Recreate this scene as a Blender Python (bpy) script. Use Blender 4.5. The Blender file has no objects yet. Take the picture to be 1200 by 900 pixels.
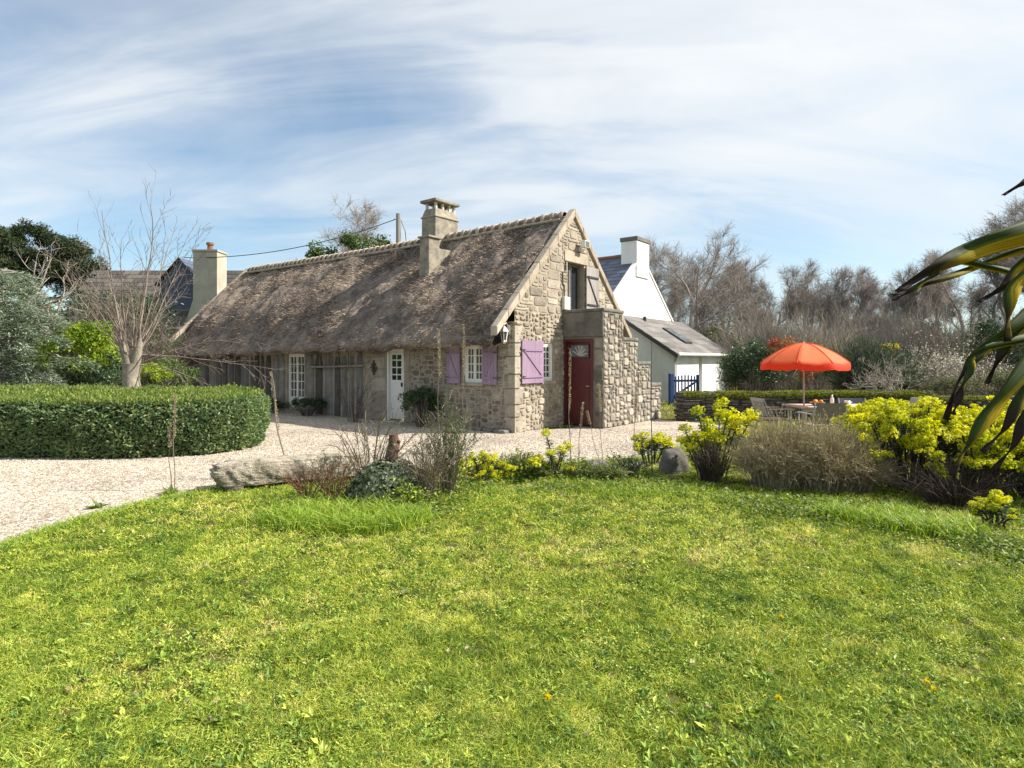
import bpy, bmesh, math, random
import numpy as np
from mathutils import Vector, Matrix
from mathutils.geometry import tessellate_polygon

C = bpy.context.scene.collection
SC = bpy.context.scene
R = math.radians
F, H, HOR = 700.0, 1.65, 421.0          # focal length in px (1200 px wide), eye height, horizon row

# ------------------------------------------------------------------ camera, sky, sun, exposure
cam = bpy.data.cameras.new('camera'); co = bpy.data.objects.new('camera', cam); C.objects.link(co)
co.location = (0, 0, H); co.rotation_euler = (R(90), 0, 0)
cam.sensor_width = 36; cam.lens = 36 * F / 1200.0; cam.shift_y = -(450 - HOR) / 1200.0
cam.clip_start = 0.05; cam.clip_end = 3000
SC.camera = co
SUN_E, SUN_AZ = 42.0, 0.0               # elevation; azimuth measured from +X towards +Y
SDIR = Vector((math.cos(R(SUN_E)) * math.cos(R(SUN_AZ)), math.cos(R(SUN_E)) * math.sin(R(SUN_AZ)), math.sin(R(SUN_E))))
sl = bpy.data.lights.new('sun', 'SUN'); so = bpy.data.objects.new('sun', sl); C.objects.link(so)
sl.energy = 5.0; sl.angle = R(0.55); sl.color = (1.0, 0.93, 0.82)
so.location = SDIR * 60; so.rotation_euler = SDIR.to_track_quat('Z', 'Y').to_euler()
SC.view_settings.view_transform = 'Standard'; SC.view_settings.look = 'None'
SC.view_settings.exposure = 0.95; SC.view_settings.gamma = 1.0
W = bpy.data.worlds.new('World'); SC.world = W; W.use_nodes = True
nt = W.node_tree; nt.nodes.clear()
def N(tree, typ, **kw):
    n = tree.nodes.new(typ)
    for k, v in kw.items():
        if k.startswith('_'): setattr(n, k[1:], v)
        else: n.inputs[k.replace('__', ' ')].default_value = v
    return n
def ramp(tree, stops, interp='LINEAR'):
    n = tree.nodes.new('ShaderNodeValToRGB'); cr = n.color_ramp; cr.interpolation = interp
    while len(cr.elements) > 1: cr.elements.remove(cr.elements[-1])
    for i, (p, c) in enumerate(stops):
        e = cr.elements[0] if i == 0 else cr.elements.new(p)
        e.position = p; e.color = (c[0], c[1], c[2], 1) if isinstance(c, (tuple, list)) else (c, c, c, 1)
    return n
def math_n(tree, op, a, b=None, clamp=False):
    n = tree.nodes.new('ShaderNodeMath'); n.operation = op; n.use_clamp = clamp
    for i, v in enumerate((a, b)):
        if v is None: continue
        if isinstance(v, (int, float)): n.inputs[i].default_value = v
        else: tree.links.new(v, n.inputs[i])
    return n.outputs[0]
def build_world():
    L = nt.links.new
    sky = nt.nodes.new('ShaderNodeTexSky'); sky.sky_type = 'NISHITA'; sky.sun_disc = False
    sky.sun_elevation = R(SUN_E); sky.sun_rotation = R(90 - SUN_AZ)
    sky.air_density = 1.0; sky.dust_density = 0.4; sky.ozone_density = 2.2
    tc = nt.nodes.new('ShaderNodeTexCoord'); sp = nt.nodes.new('ShaderNodeSeparateXYZ'); L(tc.outputs['Generated'], sp.inputs[0])
    z = math_n(nt, 'ADD', math_n(nt, 'MAXIMUM', sp.outputs[2], 0.0), 0.42)
    u = math_n(nt, 'DIVIDE', sp.outputs[0], z); v = math_n(nt, 'DIVIDE', sp.outputs[1], z)
    cb = nt.nodes.new('ShaderNodeCombineXYZ'); L(u, cb.inputs[0]); L(v, cb.inputs[1])
    def layer(rot, scl, loc, scale, det, rough, dist):
        mp = nt.nodes.new('ShaderNodeMapping'); mp.inputs['Rotation'].default_value = (0, 0, R(rot))
        mp.inputs['Scale'].default_value = scl; mp.inputs['Location'].default_value = loc
        L(cb.outputs[0], mp.inputs[0])
        n = N(nt, 'ShaderNodeTexNoise', Scale=scale, Detail=det, Roughness=rough, Distortion=dist); L(mp.outputs[0], n.inputs['Vector'])
        return n.outputs['Fac']
    a = layer(-62, (0.55, 1.25, 1), (4.6, 0.4, 0), 2.1, 7, 0.5, 0.8)     # long wisps
    b = layer(40, (0.8, 1.0, 1), (7.3, 2.2, 0), 0.95, 4, 0.5, 0.3)      # broad veil
    c = layer(-50, (0.5, 1.9, 1), (1.3, 5.2, 0), 3.0, 10, 0.58, 1.2)      # fine fibres
    # more veil towards the right of the view (+x)
    bias = math_n(nt, 'MULTIPLY', sp.outputs[0], 0.20)
    s = math_n(nt, 'ADD', math_n(nt, 'MULTIPLY', a, 0.78), math_n(nt, 'MULTIPLY', b, 0.32))
    s = math_n(nt, 'ADD', s, math_n(nt, 'MULTIPLY', c, 0.70))
    s = math_n(nt, 'ADD', s, bias)
    s = math_n(nt, 'ADD', s, math_n(nt, 'MULTIPLY', sp.outputs[2], 0.30))
    rp = ramp(nt, [(0.44, 0.16), (0.55, 0.40), (0.67, 0.76), (0.82, 0.95)]);
    rp.color_ramp.interpolation = 'LINEAR'
    L(math_n(nt, 'MULTIPLY', s, 0.62), rp.inputs[0])
    lo = ramp(nt, [(0.0, 0.6), (0.05, 0.5), (0.22, 1.0)]); L(sp.outputs[2], lo.inputs[0])
    fac = math_n(nt, 'MULTIPLY', rp.outputs[0], lo.outputs[0], True)
    # clouds: white where thick, greyer where the veil is thin and broad
    cc = ramp(nt, [(0.35, (6.6, 7.1, 7.5)), (0.60, (7.4, 7.6, 7.7))]); L(b, cc.inputs[0])
    mx = nt.nodes.new('ShaderNodeMix'); mx.data_type = 'RGBA'
    L(fac, mx.inputs[0]); tn_ = nt.nodes.new('ShaderNodeMix'); tn_.data_type = 'RGBA'; tn_.blend_type = 'MULTIPLY'; tn_.inputs[0].default_value = 1; tn_.inputs[7].default_value = (1.10, 1.26, 1.24, 1); L(sky.outputs[0], tn_.inputs[6]); L(tn_.outputs[2], mx.inputs[6]); L(cc.outputs[0], mx.inputs[7])
    bg = nt.nodes.new('ShaderNodeBackground'); bg.inputs[1].default_value = 0.068; L(mx.outputs[2], bg.inputs[0])
    out = nt.nodes.new('ShaderNodeOutputWorld'); L(bg.outputs[0], out.inputs[0])
build_world()
SC.cycles.max_bounces = 6; SC.cycles.transparent_max_bounces = 6
SC.cycles.use_denoising = True

# ------------------------------------------------------------------ helpers
def AT(px, py, Y): return np.array([(px - 600) / F * Y, Y, H - (py - HOR) / F * Y])
def GP(px, py):
    Y = F * H / (py - HOR); return np.array([(px - 600) / F * Y, Y, 0.0])
def GX(px, Y): return (px - 600) / F * Y
_tab = np.random.RandomState(7).rand(256, 256)
def vnoise(x, y, seed=0):
    x = np.asarray(x, float) + seed * 17.31; y = np.asarray(y, float) + seed * 9.77
    xi = np.floor(x).astype(int); yi = np.floor(y).astype(int); fx = x - xi; fy = y - yi
    fx = fx * fx * (3 - 2 * fx); fy = fy * fy * (3 - 2 * fy)
    g = lambda i, j: _tab[i % 256, j % 256]
    return (g(xi, yi) * (1 - fx) + g(xi + 1, yi) * fx) * (1 - fy) + (g(xi, yi + 1) * (1 - fx) + g(xi + 1, yi + 1) * fx) * fy
def fbm(x, y, seed=0, o=4):
    s = 0; a = 0.5
    for k in range(o): s = s + a * vnoise(x * 2 ** k, y * 2 ** k, seed + k); a *= 0.5
    return s
def unit(v):
    v = np.asarray(v, float); return v / (np.linalg.norm(v, axis=-1, keepdims=True) + 1e-12)
class Geo:
    def __init__(s): s.v, s.f3, s.f4, s.t, s.t2, s.n = [], [], [], [], [], 0
    def add(s, V, Fc, tint=0.5, t2=0.0):
        V = np.asarray(V, float).reshape(-1, 3); Fc = np.asarray(Fc, int)
        (s.f3 if Fc.shape[1] == 3 else s.f4).append(Fc + s.n); s.v.append(V)
        s.t.append(np.broadcast_to(np.asarray(tint, float), (len(V),))); s.t2.append(np.broadcast_to(np.asarray(t2, float), (len(V),)))
        s.n += len(V); return s
    def box(s, x0, x1, y0, y1, z0, z1, tint=0.5):
        V = [(x, y, z) for z in (z0, z1) for y in (y0, y1) for x in (x0, x1)]
        return s.add(V, [(0, 2, 3, 1), (4, 5, 7, 6), (0, 1, 5, 4), (1, 3, 7, 5), (3, 2, 6, 7), (2, 0, 4, 6)], tint)
    def bar(s, a, b, w, h, up=(0, 0, 1), tint=0.5):
        a = np.array(a, float); b = np.array(b, float); d = unit(b - a); x = unit(np.cross(d, np.array(up, float))); y = np.cross(x, d)
        V = [p + x * w / 2 * i + y * h / 2 * j for p in (a, b) for j in (-1, 1) for i in (-1, 1)]
        return s.add(V, [(0, 2, 3, 1), (4, 5, 7, 6), (0, 1, 5, 4), (1, 3, 7, 5), (3, 2, 6, 7), (2, 0, 4, 6)], tint)
    def path(s, pts, rad, n=8, tint=0.5, cap=True):
        pts = np.array(pts, float); rad = np.broadcast_to(np.asarray(rad, float), (len(pts),)); d = unit(np.gradient(pts, axis=0))
        ref = np.array([0, 0, 1.0]) if abs(d[:, 2]).mean() < 0.8 else np.array([1.0, 0, 0])
        x = unit(np.cross(d, ref)); y = np.cross(d, x); a = np.linspace(0, 2 * np.pi, n, endpoint=False)
        V = (pts[:, None] + rad[:, None, None] * (np.cos(a)[None, :, None] * x[:, None] + np.sin(a)[None, :, None] * y[:, None])).reshape(-1, 3)
        m = len(pts); i = np.arange(m - 1)[:, None] * n; j = np.arange(n)[None]; k = (j + 1) % n
        Fq = np.stack([i + j, i + k, i + n + k, i + n + j], -1).reshape(-1, 4); s.add(V, Fq, tint)
        if cap:
            for e, q in ((0, pts[0]), (m - 1, pts[-1])):
                ring = V[e * n:(e + 1) * n]; s.add(np.vstack([ring, q]), [(t, (t + 1) % n, n) for t in range(n)], tint)
        return s
    def tubes(s, P0, P1, R0, R1, n=3, tint=0.5):
        P0 = np.asarray(P0, float); P1 = np.asarray(P1, float); d = unit(P1 - P0); ref = np.where(np.abs(d[:, 2:3]) < 0.9, [[0, 0, 1.0]], [[1.0, 0, 0]])
        x = unit(np.cross(d, ref)); y = np.cross(d, x); a = np.linspace(0, 2 * np.pi, n, endpoint=False)
        ring = np.cos(a)[None, :, None] * x[:, None] + np.sin(a)[None, :, None] * y[:, None]
        A = P0[:, None] + ring * np.asarray(R0, float)[:, None, None]; B = P1[:, None] + ring * np.asarray(R1, float)[:, None, None]
        V = np.concatenate([A, B], 1).reshape(-1, 3); i = np.arange(len(P0))[:, None] * 2 * n; j = np.arange(n)[None]; k = (j + 1) % n
        t = np.asarray(tint, float); t = np.repeat(t, 2 * n) if t.ndim else t
        return s.add(V, np.stack([i + j, i + k, i + n + k, i + n + j], -1).reshape(-1, 4), t)
    def lathe(s, prof, n=16, c=(0, 0, 0), tint=0.5):
        prof = np.array(prof, float); a = np.linspace(0, 2 * np.pi, n, endpoint=False)
        V = np.stack([prof[:, None, 0] * np.cos(a) + c[0], prof[:, None, 0] * np.sin(a) + c[1], np.repeat(prof[:, 1:2], n, 1) + c[2]], -1).reshape(-1, 3)
        m = len(prof); i = np.arange(m - 1)[:, None] * n; j = np.arange(n)[None]; k = (j + 1) % n
        return s.add(V, np.stack([i + j, i + k, i + n + k, i + n + j], -1).reshape(-1, 4), tint)
    def prism(s, poly, fn, d0, d1, tint=0.5):
        k = len(poly); V = [fn(p[0], p[1], d0) for p in poly] + [fn(p[0], p[1], d1) for p in poly]
        tr = tessellate_polygon([[Vector((p[0], p[1], 0)) for p in poly]])
        s.add(V, [tuple(t) for t in tr] + [tuple(i + k for i in t) for t in tr], tint)
        s.add(V, [(i, (i + 1) % k, k + (i + 1) % k, k + i) for i in range(k)], tint); return s
    def leaves(s, P, Nn, size, rng, aspect=0.5, fold=0.12, tint=None, lay=0.0, ax=None):
        n = len(P); P = np.asarray(P, float); Nn = unit(Nn); size = np.broadcast_to(size, (n,))[:, None]
        a = unit(np.cross(Nn, rng.normal(size=(n, 3)))) if ax is None else unit(ax)
        a = unit(a + lay * Nn); b = unit(np.cross(Nn, a)); q = np.cross(a, b)
        V = np.stack([P, P + a * size * .45 + b * size * aspect * .5 + q * size * fold, P + a * size, P + a * size * .45 - b * size * aspect * .5 + q * size * fold], 1).reshape(-1, 3)
        i = np.arange(n)[:, None] * 4
        if tint is None: tint = rng.rand(n)
        return s.add(V, np.concatenate([i + [0, 1, 2], i + [0, 2, 3]], 1).reshape(-1, 3), np.repeat(np.broadcast_to(tint, (n,)), 4))
    def blades(s, P, D, length, width, rng, bend=0.5, tint=None):
        n = len(P); P = np.asarray(P, float); D = unit(D); L = np.broadcast_to(length, (n,))[:, None]; w = np.broadcast_to(width, (n,))[:, None] / 2
        hd = rng.normal(size=(n, 3)); hd[:, 2] = 0; hd = unit(hd); sd = unit(np.cross(D, hd))
        M = P + D * L * .55; T = P + unit(D + hd * bend) * L
        V = np.stack([P - sd * w, P + sd * w, M - sd * w * .8, M + sd * w * .8, T], 1).reshape(-1, 3); i = np.arange(n)[:, None] * 5
        if tint is None: tint = rng.rand(n)
        return s.add(V, np.concatenate([i + [0, 1, 3], i + [0, 3, 2], i + [2, 3, 4]], 1).reshape(-1, 3), np.repeat(np.broadcast_to(tint, (n,)), 5))
    def mesh(s, name, mat, smooth=False):
        V = np.concatenate(s.v); me = bpy.data.meshes.new(name)
        fs = [(np.concatenate(f), k) for f, k in ((s.f3, 3), (s.f4, 4)) if f]
        nl = sum(f.size for f, k in fs); npoly = sum(len(f) for f, k in fs)
        me.vertices.add(len(V)); me.vertices.foreach_set('co', V.astype(np.float32).ravel())
        me.loops.add(nl); me.loops.foreach_set('vertex_index', np.concatenate([f.ravel() for f, k in fs]).astype(np.int32))
        st = []; o = 0
        for f, k in fs: st.append(o + np.arange(len(f)) * k); o += f.size
        me.polygons.add(npoly); me.polygons.foreach_set('loop_start', np.concatenate(st).astype(np.int32))
        me.polygons.foreach_set('use_smooth', np.full(npoly, smooth))
        me.update(calc_edges=True)
        at = me.attributes.new('tint', 'FLOAT', 'POINT'); at.data.foreach_set('value', np.concatenate(s.t).astype(np.float32))
        t2 = np.concatenate(s.t2)
        if t2.any(): at = me.attributes.new('tintb', 'FLOAT', 'POINT'); at.data.foreach_set('value', t2.astype(np.float32))
        me.materials.append(mat); return me
    def obj(s, name, mat, parent=None, smooth=False, bevel=0):
        return link(name, s.mesh(name, mat, smooth), parent, bevel)
def link(name, me, parent=None, bevel=0, loc=None, rot=None, scale=None):
    o = bpy.data.objects.new(name, me); C.objects.link(o); o.parent = parent
    if loc is not None: o.location = loc
    if rot is not None: o.rotation_euler = rot
    if scale is not None: o.scale = (scale,) * 3 if isinstance(scale, (int, float)) else scale
    if bevel:
        m = o.modifiers.new('bevel', 'BEVEL'); m.width = bevel; m.segments = 2; m.limit_method = 'ANGLE'
    return o
def tag(o, label=None, cat=None, group=None, kind=None):
    for k, v in (('label', label), ('category', cat), ('group', group), ('kind', kind)):
        if v: o[k] = v
    return o
def thing(name, loc, label, cat, group=None, rz=0, scale=None):
    o = bpy.data.objects.new(name, None); C.objects.link(o); o.location = loc; o.rotation_euler = (0, 0, rz); o.empty_display_size = 0.2
    if scale is not None: o.scale = (scale,) * 3 if isinstance(scale, (int, float)) else scale
    return tag(o, label, cat, group)
def dup(root, loc, rz, scale, label, group=None):
    r = root.copy(); C.objects.link(r); r.location = loc; r.rotation_euler = (0, 0, rz); r.scale = (scale,) * 3 if isinstance(scale, (int, float)) else scale
    r['label'] = label
    if group: r['group'] = group
    for ch in list(root.children):
        c = ch.copy(); C.objects.link(c); c.parent = r
        for g in list(ch.children):
            d = g.copy(); C.objects.link(d); d.parent = c
    return r

# ------------------------------------------------------------------ materials
def base_mat(name):
    m = bpy.data.materials.new(name); m.use_nodes = True; t = m.node_tree; t.nodes.clear()
    out = t.nodes.new('ShaderNodeOutputMaterial'); p = t.nodes.new('ShaderNodeBsdfPrincipled'); t.links.new(p.outputs[0], out.inputs[0])
    return m, t, p, out
def tint_out(t, name='tint'):
    a = t.nodes.new('ShaderNodeAttribute'); a.attribute_name = name; return a.outputs['Fac']
def mixc(t, fac, a, b, mode='MIX'):
    n = t.nodes.new('ShaderNodeMix'); n.data_type = 'RGBA'; n.blend_type = mode
    for i, v in ((0, fac), (6, a), (7, b)):
        if isinstance(v, (int, float)): n.inputs[i].default_value = v
        elif isinstance(v, tuple): n.inputs[i].default_value = (*v, 1)
        else: t.links.new(v, n.inputs[i])
    return n.outputs[2]
def noise(t, scale, det=5, rough=0.55, vec=None, dist=0.0):
    n = N(t, 'ShaderNodeTexNoise', Scale=scale, Detail=det, Roughness=rough, Distortion=dist)
    if vec is None:
        tc = t.nodes.new('ShaderNodeTexCoord'); vec = tc.outputs['Object']
    t.links.new(vec, n.inputs['Vector']); return n.outputs['Fac']
def bump(t, p, h, strength=0.5, dist=0.02):
    b = N(t, 'ShaderNodeBump', Strength=strength, Distance=dist); t.links.new(h, b.inputs['Height']); t.links.new(b.outputs[0], p.inputs['Normal'])
def leaf_mat(name, stops, trans=0.35, rough=0.5, spec=0.35, var=None):
    m, t, p, out = base_mat(name); r = ramp(t, stops); t.links.new(tint_out(t), r.inputs[0]); col = r.outputs[0]
    if var: col = mixc(t, noise(t, var[0], 3), col, var[1], 'MIX') if len(var) == 2 else col
    t.links.new(col, p.inputs['Base Color']); p.inputs['Roughness'].default_value = rough; p.inputs['Specular IOR Level'].default_value = spec
    tr = t.nodes.new('ShaderNodeBsdfTranslucent'); hs = N(t, 'ShaderNodeHueSaturation', Saturation=1.15, Value=1.35); t.links.new(col, hs.inputs['Color']); t.links.new(hs.outputs[0], tr.inputs[0])
    mx = t.nodes.new('ShaderNodeMixShader'); mx.inputs[0].default_value = trans
    t.links.new(p.outputs[0], mx.inputs[1]); t.links.new(tr.outputs[0], mx.inputs[2]); t.links.new(mx.outputs[0], out.inputs[0]); return m
def solid(name, stops, scale=6.0, rough=0.8, bstr=0.3, bdist=0.01, tintmix=0.5, spec=0.3, fine=None, metal=0.0, stretch=None):
    """noise and the per-piece tint together pick a colour on the ramp"""
    m, t, p, out = base_mat(name); tc = t.nodes.new('ShaderNodeTexCoord'); vec = tc.outputs['Object']
    if stretch:
        mp = t.nodes.new('ShaderNodeMapping'); mp.inputs['Scale'].default_value = stretch; t.links.new(vec, mp.inputs[0]); vec = mp.outputs[0]
    n1 = noise(t, scale, 6, 0.62, vec); n2 = noise(t, fine or scale * 7, 4, 0.6, vec)
    s = math_n(t, 'ADD', math_n(t, 'MULTIPLY', n1, 1 - tintmix), math_n(t, 'MULTIPLY', tint_out(t), tintmix))
    s = math_n(t, 'ADD', s, math_n(t, 'MULTIPLY', math_n(t, 'SUBTRACT', n2, 0.5), 0.35))
    r = ramp(t, stops); t.links.new(s, r.inputs[0]); t.links.new(r.outputs[0], p.inputs['Base Color'])
    p.inputs['Roughness'].default_value = rough; p.inputs['Specular IOR Level'].default_value = spec; p.inputs['Metallic'].default_value = metal
    if bstr: bump(t, p, math_n(t, 'ADD', n1, math_n(t, 'MULTIPLY', n2, 0.6)), bstr, bdist)
    return m
def glass_mat(name, col=(0.02, 0.025, 0.03), rough=0.06):
    m, t, p, out = base_mat(name); p.inputs['Base Color'].default_value = (*col, 1); p.inputs['Roughness'].default_value = rough; p.inputs['Specular IOR Level'].default_value = 0.8
    bump(t, p, noise(t, 3.0, 2), 0.06, 0.02); return m
M = {}
M['stone'] = solid('stone', [(0.18, (.08, .072, .062)), (0.36, (.20, .175, .142)), (0.56, (.345, .30, .238)), (0.8, (.53, .485, .405))], 4, .9, .8, .02, .48, fine=30)
M['slab'] = solid('slab_stone', [(0.2, (.055, .052, .048)), (0.45, (.115, .108, .10)), (0.7, (.20, .19, .175)), (0.85, (.30, .285, .26))], 4, .9, .7, .02, .5)
M['mortar'] = solid('mortar', [(0.3, (.24, .20, .15)), (0.6, (.37, .315, .245)), (0.8, (.45, .395, .32))], 4, .95, .6, .01, .1)
M['coping'] = solid('coping', [(0.25, (.20, .16, .12)), (0.5, (.36, .30, .23)), (0.75, (.52, .45, .36))], 3, .9, .6, .02, .3)
M['greystone'] = solid('grey_stone', [(0.25, (.075, .07, .065)), (0.5, (.155, .145, .13)), (0.75, (.26, .235, .205))], 4, .92, .7, .015, .3)
M['chimney_render'] = solid('chimney_render', [(0.2, (.27, .25, .20)), (0.5, (.37, .345, .28)), (0.8, (.46, .43, .36))], 1.4, .9, .4, .01, .1)
M['weathered'] = solid('weathered_stone', [(0.25, (.10, .09, .075)), (0.45, (.22, .195, .155)), (0.62, (.34, .30, .24)), (0.8, (.44, .40, .33))], 5, .92, .8, .02, .2)
M['render'] = solid('pale_render', [(0.2, (.46, .42, .35)), (0.5, (.60, .56, .47)), (0.8, (.68, .64, .56))], 1.2, .9, .25, .006, .1)
M['lintel'] = solid('lintel', [(0.25, (.14, .12, .08)), (0.5, (.27, .235, .165)), (0.75, (.36, .32, .24))], 2.5, .9, .5, .015, .2)
M['white_wall'] = solid('white_wall', [(0.25, (.58, .57, .53)), (0.42, (.74, .735, .71)), (0.6, (.80, .80, .78)), (0.8, (.83, .83, .81))], 1.6, .85, .2, .006, .0, stretch=(1, 1, .3))
M['green_grey'] = solid('grey_render', [(0.25, (.38, .41, .38)), (0.42, (.50, .535, .51)), (0.6, (.57, .60, .575)), (0.8, (.62, .645, .625))], 1.4, .85, .2, .006, .0, stretch=(1, 1, .3))
M['white_paint'] = solid('white_paint', [(0.2, (.62, .60, .54)), (0.5, (.74, .73, .68)), (0.8, (.80, .79, .75))], 5, .5, .1, .002, .2, .4)
M['lilac'] = solid('lilac_paint', [(0.2, (.19, .125, .195)), (0.5, (.285, .195, .285)), (0.8, (.40, .305, .39))], 3, .6, .25, .004, .35, .35, stretch=(1, 1, .25))
M['red'] = solid('red_paint', [(0.2, (.05, .009, .010)), (0.5, (.08, .013, .014)), (0.8, (.115, .024, .022))], 3, .35, .1, .002, .1, .5)
M['grey_wood'] = solid('grey_wood', [(0.2, (.16, .145, .13)), (0.5, (.27, .25, .23)), (0.8, (.38, .36, .33))], 4, .85, .4, .006, .4, stretch=(1, 1, .15))
M['old_wood'] = solid('old_wood', [(0.2, (.06, .05, .045)), (0.5, (.17, .15, .13)), (0.8, (.34, .31, .27))], 5, .9, .5, .006, .4)
M['blue'] = solid('blue_paint', [(0.2, (.012, .032, .11)), (0.5, (.016, .045, .155)), (0.8, (.03, .065, .20))], 4, .5, .15, .003, .3, .4)
M['iron'] = solid('black_iron', [(0.3, (.015, .015, .016)), (0.7, (.04, .04, .042))], 8, .5, .2, .002, .1, .5)
M['grey_metal'] = solid('grey_metal', [(0.3, (.30, .31, .31)), (0.7, (.45, .46, .46))], 6, .4, .1, .002, .1, .5, metal=.3)
M['glass'] = glass_mat('window_glass'); M['skyglass'] = glass_mat('skylight_glass', (.10, .13, .15), .08)
M['curtain'] = solid('curtain', [(0.3, (.60, .58, .54)), (0.7, (.74, .72, .68))], 9, .9, .2, .01, .1)
M['slate'] = solid('blue_slate', [(0.2, (.022, .03, .055)), (0.5, (.04, .055, .10)), (0.8, (.075, .095, .15))], 2, .45, .3, .01, .6, .5)
M['fibre_roof'] = solid('grey_roof', [(0.2, (.09, .085, .082)), (0.5, (.145, .135, .13)), (0.8, (.21, .20, .19))], 1.3, .9, .3, .01, .4)
M['brown_roof'] = solid('brown_roof', [(0.2, (.055, .05, .048)), (0.5, (.10, .09, .083)), (0.8, (.155, .14, .125))], 1.0, .9, .3, .01, .5)
M['terracotta'] = solid('terracotta', [(0.2, (.14, .065, .04)), (0.5, (.22, .11, .07)), (0.8, (.30, .18, .12))], 4, .9, .4, .008, .5)
M['stumpwood'] = solid('stump_wood', [(0.2, (.045, .026, .02)), (0.5, (.11, .062, .045)), (0.8, (.21, .145, .11))], 9, .9, .9, .02, .1)
M['ridge'] = solid('ridge_tile', [(0.2, (.09, .06, .04)), (0.5, (.16, .11, .08)), (0.8, (.25, .19, .14))], 5, .9, .5, .01, .5)
M['thatch'] = solid('thatch', [(0.25, (.045, .038, .039)), (0.43, (.125, .103, .094)), (0.58, (.27, .22, .18)), (0.78, (.48, .395, .31))], 3.2, .95, 1.0, .06, .45, .15, fine=34)
M['straw'] = leaf_mat('straw', [(0.0, (.06, .05, .048)), (0.4, (.20, .16, .138)), (0.7, (.40, .32, .25)), (1.0, (.64, .53, .41))], .12, .85, .15)
M['bark'] = solid('bark', [(0.2, (.10, .085, .07)), (0.5, (.22, .19, .165)), (0.8, (.36, .33, .29))], 6, .9, .6, .02, .4)
M['twig'] = solid('twig', [(0.2, (.09, .07, .055)), (0.5, (.19, .15, .125)), (0.8, (.31, .26, .22))], 3, .85, 0, 0, .7)
M['pale_twig'] = solid('pale_twig', [(0.2, (.16, .135, .11)), (0.5, (.30, .26, .22)), (0.8, (.44, .40, .35))], 3, .85, 0, 0, .7)
M['far_twig'] = solid('far_twig', [(0.15, (.17, .15, .135)), (0.5, (.27, .24, .215)), (0.85, (.38, .335, .295))], 2, .9, 0, 0, .7)
M['thicket'] = solid('thicket', [(0.15, (.16, .15, .14)), (0.5, (.26, .235, .205)), (0.85, (.37, .305, .23))], .25, .9, 0, 0, .5)
M['dark_twig'] = solid('dark_twig', [(0.2, (.03, .022, .018)), (0.5, (.07, .05, .042)), (0.8, (.14, .11, .09))], 4, .85, 0, 0, .7)
M['lav'] = leaf_mat('lavender_stem', [(0.0, (.19, .15, .10)), (0.5, (.38, .31, .21)), (1.0, (.56, .47, .33))], .15, .85, .1)
M['lav_leaf'] = leaf_mat('lavender_leaf', [(0.0, (.25, .205, .12)), (0.6, (.38, .34, .17)), (1.0, (.46, .45, .21))], .3, .7, .15)
M['hedge'] = leaf_mat('hedge_leaf', [(0.0, (.06, .115, .05)), (0.5, (.145, .22, .09)), (0.85, (.25, .32, .13)), (1.0, (.34, .36, .13))], .28, .45, .4)
M['hedge_top'] = leaf_mat('hedge_top_leaf', [(0.0, (.08, .135, .03)), (0.6, (.175, .245, .055)), (1.0, (.31, .34, .08))], .35, .5, .3)  # yellower than the sides: sunlight on the clipped top put into leaf colour
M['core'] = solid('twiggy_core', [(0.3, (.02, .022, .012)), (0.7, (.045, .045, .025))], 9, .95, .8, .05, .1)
M['dark_leaf'] = leaf_mat('dark_leaf', [(0.0, (.02, .045, .018)), (0.6, (.045, .085, .03)), (1.0, (.085, .13, .045))], .25, .4, .5)
M['mid_leaf'] = leaf_mat('mid_leaf', [(0.0, (.045, .08, .025)), (0.6, (.09, .14, .04)), (1.0, (.15, .20, .06))], .35, .5, .3)
M['bright_leaf'] = leaf_mat('bright_leaf', [(0.0, (.10, .18, .015)), (0.6, (.23, .33, .03)), (1.0, (.40, .45, .05))], .4, .5, .3)
M['pine'] = leaf_mat('pine_needle', [(0.0, (.02, .036, .015)), (0.6, (.045, .068, .028)), (1.0, (.095, .105, .05))], .15, .6, .2)
M['blue_needle'] = leaf_mat('blue_needle', [(0.0, (.10, .145, .095)), (0.5, (.235, .295, .20)), (1.0, (.42, .46, .36))], .2, .6, .3)
M['olive_leaf'] = leaf_mat('olive_leaf', [(0.0, (.075, .085, .04)), (0.6, (.14, .15, .075)), (1.0, (.21, .21, .12))], .3, .6, .2)
M['broom'] = leaf_mat('broom_leaf', [(0.0, (.03, .05, .03)), (0.6, (.06, .09, .05)), (1.0, (.11, .14, .075))], .2, .6, .2)
M['red_leaf'] = leaf_mat('red_leaf', [(0.0, (.14, .03, .02)), (0.6, (.28, .085, .05)), (1.0, (.36, .19, .09))], .35, .5, .3)
M['white_petal'] = leaf_mat('white_petal', [(0.0, (.45, .42, .33)), (1.0, (.68, .66, .55))], .3, .6, .2)
M['ivy'] = leaf_mat('ivy_leaf', [(0.0, (.06, .08, .04)), (0.6, (.14, .165, .09)), (1.0, (.32, .34, .22))], .15, .4, .5)
M['lime'] = leaf_mat('lime_bract', [(0.0, (.20, .27, .02)), (0.38, (.46, .48, .02)), (1.0, (.76, .69, .045))], .4, .55, .2)
M['eu_leaf'] = leaf_mat('blue_green_leaf', [(0.0, (.03, .06, .03)), (0.5, (.07, .115, .06)), (1.0, (.14, .18, .08))], .3, .5, .3)
M['grass'] = leaf_mat('grass_blade', [(0.0, (.05, .11, .02)), (0.3, (.185, .275, .03)), (0.55, (.415, .475, .06)), (0.82, (.66, .65, .13)), (1.0, (.74, .67, .27))], .22, .6, .2)
M['clover'] = leaf_mat('clover_leaf', [(0.0, (.08, .17, .03)), (0.5, (.26, .36, .05)), (1.0, (.54, .58, .10))], .2, .5, .3)
M['tall_grass'] = leaf_mat('tall_grass_blade', [(0.0, (.08, .17, .02)), (0.5, (.24, .36, .035)), (1.0, (.48, .54, .09))], .3, .45, .35)
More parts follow.
